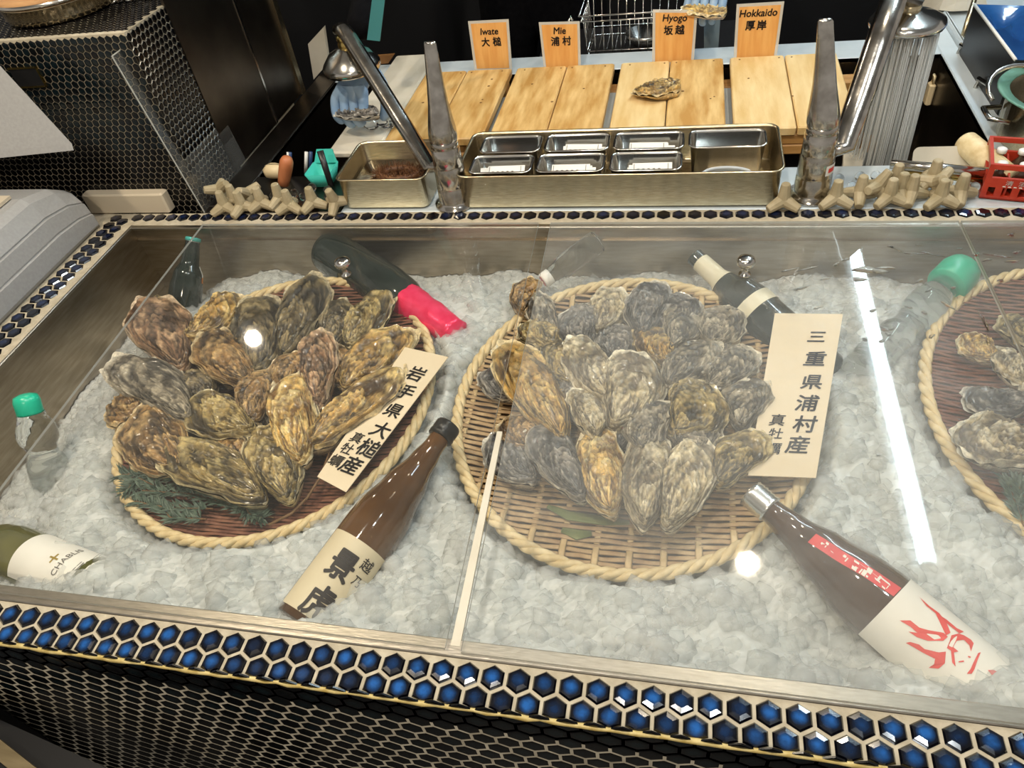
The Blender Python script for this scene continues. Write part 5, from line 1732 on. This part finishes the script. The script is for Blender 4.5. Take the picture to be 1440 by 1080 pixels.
for i, (x, y) in enumerate(((.020, .07), (.050, .07), (.082, .07), (.020, .025), (.050, .025), (.082, .025), (.112, .025), (.112, .07))):
    bo = empty('mini_bottle', M @ Vector((x, y, .003)), 'tiny bottle with a white top inside the red crate, one of two rows of four', 'bottle', 'tiny bottles in the red crate')
    Mb = M @ Matrix.Translation((x, y, .0035))
    MB().lathe([(.010, 0), (.0115, .002), (.0115, .032), (.005, .044), (.0045, .056), (.0048, .058)], Mb, 16).build('glass_body', MT['dark_brown_glass'], bo)
    MB().lathe([(.0052, .052), (.0075, .0525), (.0075, .060), (.006, .0615), (.002, .062)], Mb, 14).build('stopper', MT['white_enamel'], bo)

# pot on the right worktop
pc = at(1400, 205, .0) + Vector((.105, .02, -.003))
t = empty('stock_pot', pc, 'steel stock pot with a green plastic rim on the right worktop', 'pot')
M = Matrix.Translation(pc)
MB().lathe([(.088, 0), (.096, .004), (.100, .012), (.102, .082), (.104, .084), (.100, .084), (.098, .02), (.0, .018)], M, 44).build('pan', MT['steel'], t)
lid = MB().lathe([(.101, .0845), (.114, .0860), (.121, .0905), (.119, .0925), (.112, .0890), (.101, .0880), (.101, .0845)], M, 44, False).build('green_rim', MT['green_plastic'], t)
MB().tube([pc + Vector((-.085 + .09 * math.cos(a) * .6, .0 + .05 * math.sin(a), .094 + .02 * math.sin(a))) for a in np.linspace(-.4, PI + .4, 14)], .004, 8).build('bail_handle', MT['steel_bright'], lid)
MB().tube([pc + Vector((-.100, -.03, .050)), pc + Vector((-.130, -.02, .054)), pc + Vector((-.130, .02, .054)), pc + Vector((-.100, .03, .050))], .0045, 8).build('side_handle', MT['steel_bright'], t)
# blue film tray
e0, e1, e2_ = at(1428, 84, .10), at(1370, 6, .10), at(1520, 10, .10)
t = empty('blue_box', (1.38, 1.5, 0), 'black box with its top wrapped in shiny blue film behind the pot', 'box')
e3 = e0 + (e2_ - e1)
nzz = 7
vs, fs = [], []
rr = random.Random(6)
for j in range(nzz + 1):
    for i in range(nzz + 1):
        p = e0.lerp(e1, j / nzz).lerp(e3.lerp(e2_, j / nzz), i / nzz)
        vs.append(p + Vector((0, 0, rr.uniform(-.03, .004) if 0 < i < nzz and 0 < j < nzz else 0)))
for j in range(nzz):
    for i in range(nzz): fs.append((j * 8 + i, j * 8 + i + 1, j * 8 + i + 9, j * 8 + i + 8))
MB().add(vs, fs).build('blue_film', MT['blue_plastic'], t)
mb = MB()
for a, b in ((e0, e1), (e1, e2_), (e2_, e3), (e3, e0)):
    mb.add([a, b, Vector((b.x, b.y, -.004)), Vector((a.x, a.y, -.004))], [(0, 1, 2, 3)])
mb.build('black_sides', MT['black_plastic'], t, False)
MB().tube([e0, e1], .003, 6).build('front_edge', MT['white_enamel'], t)
a, b = at(1352, 58, .002), atY(1372, -6, at(1352, 58, 0).y + .06)
tag(MB().tube([a, b], .0055, 8).build('steel_rod', MT['steel']), 'thin steel rod rising from the right worktop beside the blue box', 'rod')
c = at(1350, 22, .0)
t = empty('plastic_bag', c, 'crumpled clear plastic bag behind the shower head', 'bag')
mb = MB()
rr = random.Random(9)
rings = []
for j in range(6):
    rings.append([c + Vector(((.07 - .008 * j) * math.cos(2 * PI * i / 14) * rr.uniform(.8, 1.1), .06 + (.05 - .005 * j) * math.sin(2 * PI * i / 14), .004 + .022 * j + rr.uniform(-.004, .004))) for i in range(14)])
mb.loft(rings)
mb.build('bag_film', MT['white_board'], t, False)

# ------------------------------------------------------------------ back of the kitchen
struct(MB().box(-2.2, 3.2, 2.30, 2.34, -.92, .9), 'wall_kitchen', MT['black_wall'])
sh = empty('black_shelf', (.62, 1.7, -.92), 'low black shelf behind the sink ledge carrying the wire basket', 'shelf')
MB().bbox(.36, .86, 1.56, 1.80, -.06, -.03, .004).build('shelf_top', MT['black_plastic'], sh, False)
for x in (.38, .84):
    MB().box(x - .015, x + .015, 1.58, 1.78, -.92, -.06).build('shelf_leg', MT['black_plastic'], sh, False)
b0 = atY(826, 76, 1.575)
t = empty('wire_basket', (.61, 1.66, -.03), 'chromed wire basket behind the Hyogo price card', 'basket')
x0, x1, y0, y1, z0, z1 = .492, .745, 1.575, 1.74, -.028, .082
wires = []
for z, off in ((z1, .014), (z1 - .014, .010), (z0 + .022, .0), (z0, .002)):
    pts = [(x0 - off, y0 - off, z), (x1 + off, y0 - off, z), (x1 + off, y1 + off, z), (x0 - off, y1 + off, z), (x0 - off, y0 - off, z)]
    MB().tube(pts, .0022 if z > .05 else .0018, 6).build('rail_wire', MT['steel_bright'], t)
for i in range(13):
    x = x0 + (x1 - x0) * i / 12
    MB().tube([(x, y0 - .010, z1 - .012), (x, y0 - .001, z0 + .02), (x, y0, z0), (x, y1, z0), (x, y1 + .010, z1 - .012)], .0012, 5).build('wire', MT['steel_bright'], t)
for i in range(1, 7):
    y = y0 + (y1 - y0) * i / 7
    for xx, s_ in ((x0, -1), (x1, 1)):
        MB().tube([(xx + s_ * .010, y, z1 - .012), (xx, y, z0)], .0012, 5).build('wire', MT['steel_bright'], t)
c = Vector((.63, 1.645, -.024))
tag(MB().lathe([(.012, 0), (.030, .004), (.046, .020), (.050, .034), (.047, .034), (.028, .008), (.0, .006)], Matrix.Translation(c), 24).build('steel_bowl', MT['steel_bright']), 'small shiny steel bowl inside the wire basket', 'bowl')
a = atY(800, 26, 1.56)
tag(MB().tube([(a.x - .004, 1.572, -.03), (a.x - .003, 1.572, a.z - .008), (a.x + .003, 1.572, a.z), (a.x + .007, 1.572, a.z - .01)], .004, 8).build('steel_hook', MT['steel_bright']), 'bright curled steel hook sticking up behind the Mie price card', 'hook')
# teal strap and grey strap hanging in the dark
a, b, c_ = atY(537, -8, 1.60), atY(524, 52, 1.60), atY(553, 84, 1.56)
tag(MB().quad_slab([atY(516, 56, 1.20), atY(534, 58, 1.20), atY(560, -160, 1.20), atY(543, -160, 1.20)], .003).build('teal_strap', MT['teal_strap'], None, False), 'flat teal plastic strap hanging behind the left tap', 'strap')
tag(MB().quad_slab([atY(990, 72, 1.585), atY(1010, 70, 1.585), atY(1013, 25, 1.585), atY(990, 25, 1.585)], .003).build('grey_strap', MT['grey_strap'], None, False), 'grey-blue apron strap hanging between the Hyogo and Hokkaido cards', 'strap')
# white dish and board edge by the left sink rim
cs = [atY(433, 62, 1.50), atY(455, 38, 1.50), atY(462, 88, 1.50), atY(441, 112, 1.50)]
tag(MB().quad_slab([cs[3], cs[2], cs[1], cs[0]], .012).build('tilted_board', MT['white_board'], None, False), 'small pale board standing tilted behind the left shower head', 'board')
tag(MB().quad_slab([atY(536, 90, 1.52), atY(546, 89, 1.52), atY(554, 77, 1.52), atY(530, 79, 1.52)], .01).build('wooden_scrap', MT['knot'], None, False), 'brown wooden block end behind the left spout', 'block')

# ------------------------------------------------------------------ the person behind the sink
def skin_mesh(name, verts, edges, root=0, sub=2):
    me = bpy.data.meshes.new(name)
    me.from_pydata([v[0] for v in verts], edges, [])
    o = bpy.data.objects.new(name, me)
    COL.objects.link(o)
    o.modifiers.new('s', 'SKIN')
    sv = me.skin_vertices[0].data
    for i, v in enumerate(verts):
        r = v[1]
        sv[i].radius = r if isinstance(r, tuple) else (r, r)
        sv[i].use_root = (i == root)
    m = o.modifiers.new('d', 'SUBSURF'); m.levels = sub; m.render_levels = sub
    dg = bpy.context.evaluated_depsgraph_get()
    out = bpy.data.meshes.new_from_object(o.evaluated_get(dg))
    bpy.data.objects.remove(o)
    out.materials.clear()
    return out


HL = atY(499, 116, 1.150)       # gloved hand under the left shower head
HR = atY(1003, -16, 1.52)
px_ = .30
body = [((px_, 1.98, .08), (.16, .12)), ((px_, 1.97, .30), (.15, .11)), ((px_, 1.94, .50), (.17, .12)), ((px_, 1.90, .62), (.06, .06)),
        ((px_ - .17, 1.92, .55), .065), ((px_ - .24, 1.70, .36), .05), (tuple(HL + Vector((-.012, .10, .055))), .034),
        ((px_ + .17, 1.92, .55), .065), ((px_ + .34, 1.80, .28), .05), (tuple(HR + Vector((-.01, .09, .035))), .034),
        ((px_ - .09, 1.98, -.05), .095), ((px_ - .10, 1.97, -.42), .065), ((px_ - .10, 1.99, -.84), .045), ((px_ - .10, 1.90, -.885), .035),
        ((px_ + .09, 1.98, -.05), .095), ((px_ + .10, 1.97, -.42), .065), ((px_ + .10, 1.99, -.84), .045), ((px_ + .10, 1.90, -.885), .035)]
bed = [(0, 1), (1, 2), (2, 3), (2, 4), (4, 5), (5, 6), (2, 7), (7, 8), (8, 9), (0, 10), (10, 11), (11, 12), (12, 13), (0, 14), (14, 15), (15, 16), (16, 17)]
me = skin_mesh('person', body, bed, 0, 2)
me.materials.append(MT['black_cloth'])
person = link_mesh('person', me, None, None, True)
tag(person, 'person in black behind the sink rinsing oysters in pale blue gloves', 'person')
hd = [((px_, 1.90, .62), .052), ((px_, 1.88, .69), (.060, .070)), ((px_, 1.87, .77), (.075, .092)), ((px_, 1.875, .84), (.060, .075)), ((px_, 1.79, .745), .014), ((px_ - .078, 1.885, .75), .014), ((px_ + .078, 1.885, .75), .014)]
me = skin_mesh('head', hd, [(0, 1), (1, 2), (2, 3), (2, 4), (2, 5), (2, 6)], 2, 2)
head = link_mesh('head', me, MT['skin'], person)
MB().sphere((px_, 1.892, .805), (.086, .100, .082), 24, 14).build('hair', MT['hair'], head)
for s_ in (-1, 1):
    MB().sphere((px_ + s_ * .030, 1.792, .775), .010, 12, 8).build('eye', MT['black_plastic'], head)
MB().sphere((px_, 1.797, .712), (.020, .008, .005), 12, 8).build('mouth', MT['terracotta'], head)


def hand(c, fwd, side, down, thumb_sign=1, curl=.9, gs=1.15):
    """palm, four fingers and a thumb of one skin; c: middle of the palm"""
    c, f, s_, d = Vector(c), Vector(fwd).normalized(), Vector(side).normalized(), Vector(down).normalized()
    V, E = [], []
    def add(p, r, par=None):
        V.append((tuple(p), r)); i = len(V) - 1
        if par is not None: E.append((par, i))
        return i
    wr = add(c - f * .055 , .026)
    pm = add(c - f * .012, (.034, .020), wr)
    for k, (off, L) in enumerate(((-.030, .064), (-.010, .074), (.010, .070), (.029, .055))):
        b = add(c + s_ * off + f * .030, .0105, pm)
        a = .25
        p = c + s_ * off + f * .030
        for j in range(3):
            a += curl * (.55 if j else .35)
            p = p + (f * math.cos(a) + d * math.sin(a)) * (L * (.42, .33, .25)[j])
            b = add(p, (.0095, .009, .0075)[j], b)
    p = c - f * .025 + s_ * (.030 * thumb_sign)
    b = add(p, .013, pm)
    for j, (fx, sx_, dx) in enumerate(((.018, .020, .018), (.020, .004, .022), (.014, -.008, .014))):
        p = p + f * fx + s_ * (sx_ * thumb_sign) + d * dx
        b = add(p, (.0115, .0105, .0085)[j], b)
    V = [(tuple(c + (Vector(p) - c) * gs), tuple(q * gs for q in (r if isinstance(r, tuple) else (r, r)))) for p, r in V]
    return skin_mesh('glove', V, E, 1, 2)


me = hand(HL, (-.25, -.75, -.55), (.95, -.15, .0), (.05, .25, -1), 1, 1.75)
g = link_mesh('glove', me, MT['glove'], person); g['label'] = 'pale blue rubber glove under the bell shower head'
me = hand(HR, (-.2, -.9, -.25), (.95, -.15, .0), (.0, .2, -1), -1, 1.6, 1.0)
g = link_mesh('glove', me, MT['glove'], person); g['label'] = 'pale blue rubber glove above the price cards'
A, B = HL + Vector((-.045, -.035, -.046)), HL + Vector((.055, -.045, -.050))
oyster(A, B, .050, .014, 'slate', 'dark oyster held in the gloved hand under the bell shower head', 'oysters by hand', 402)
A, B = HR + Vector((-.065, -.05, -.022)), HR + Vector((.03, -.055, -.038))
oyster(A, B, .055, .014, 'cream', 'pale yellow oyster held in the gloved hand above the price cards', 'oysters by hand', 403)
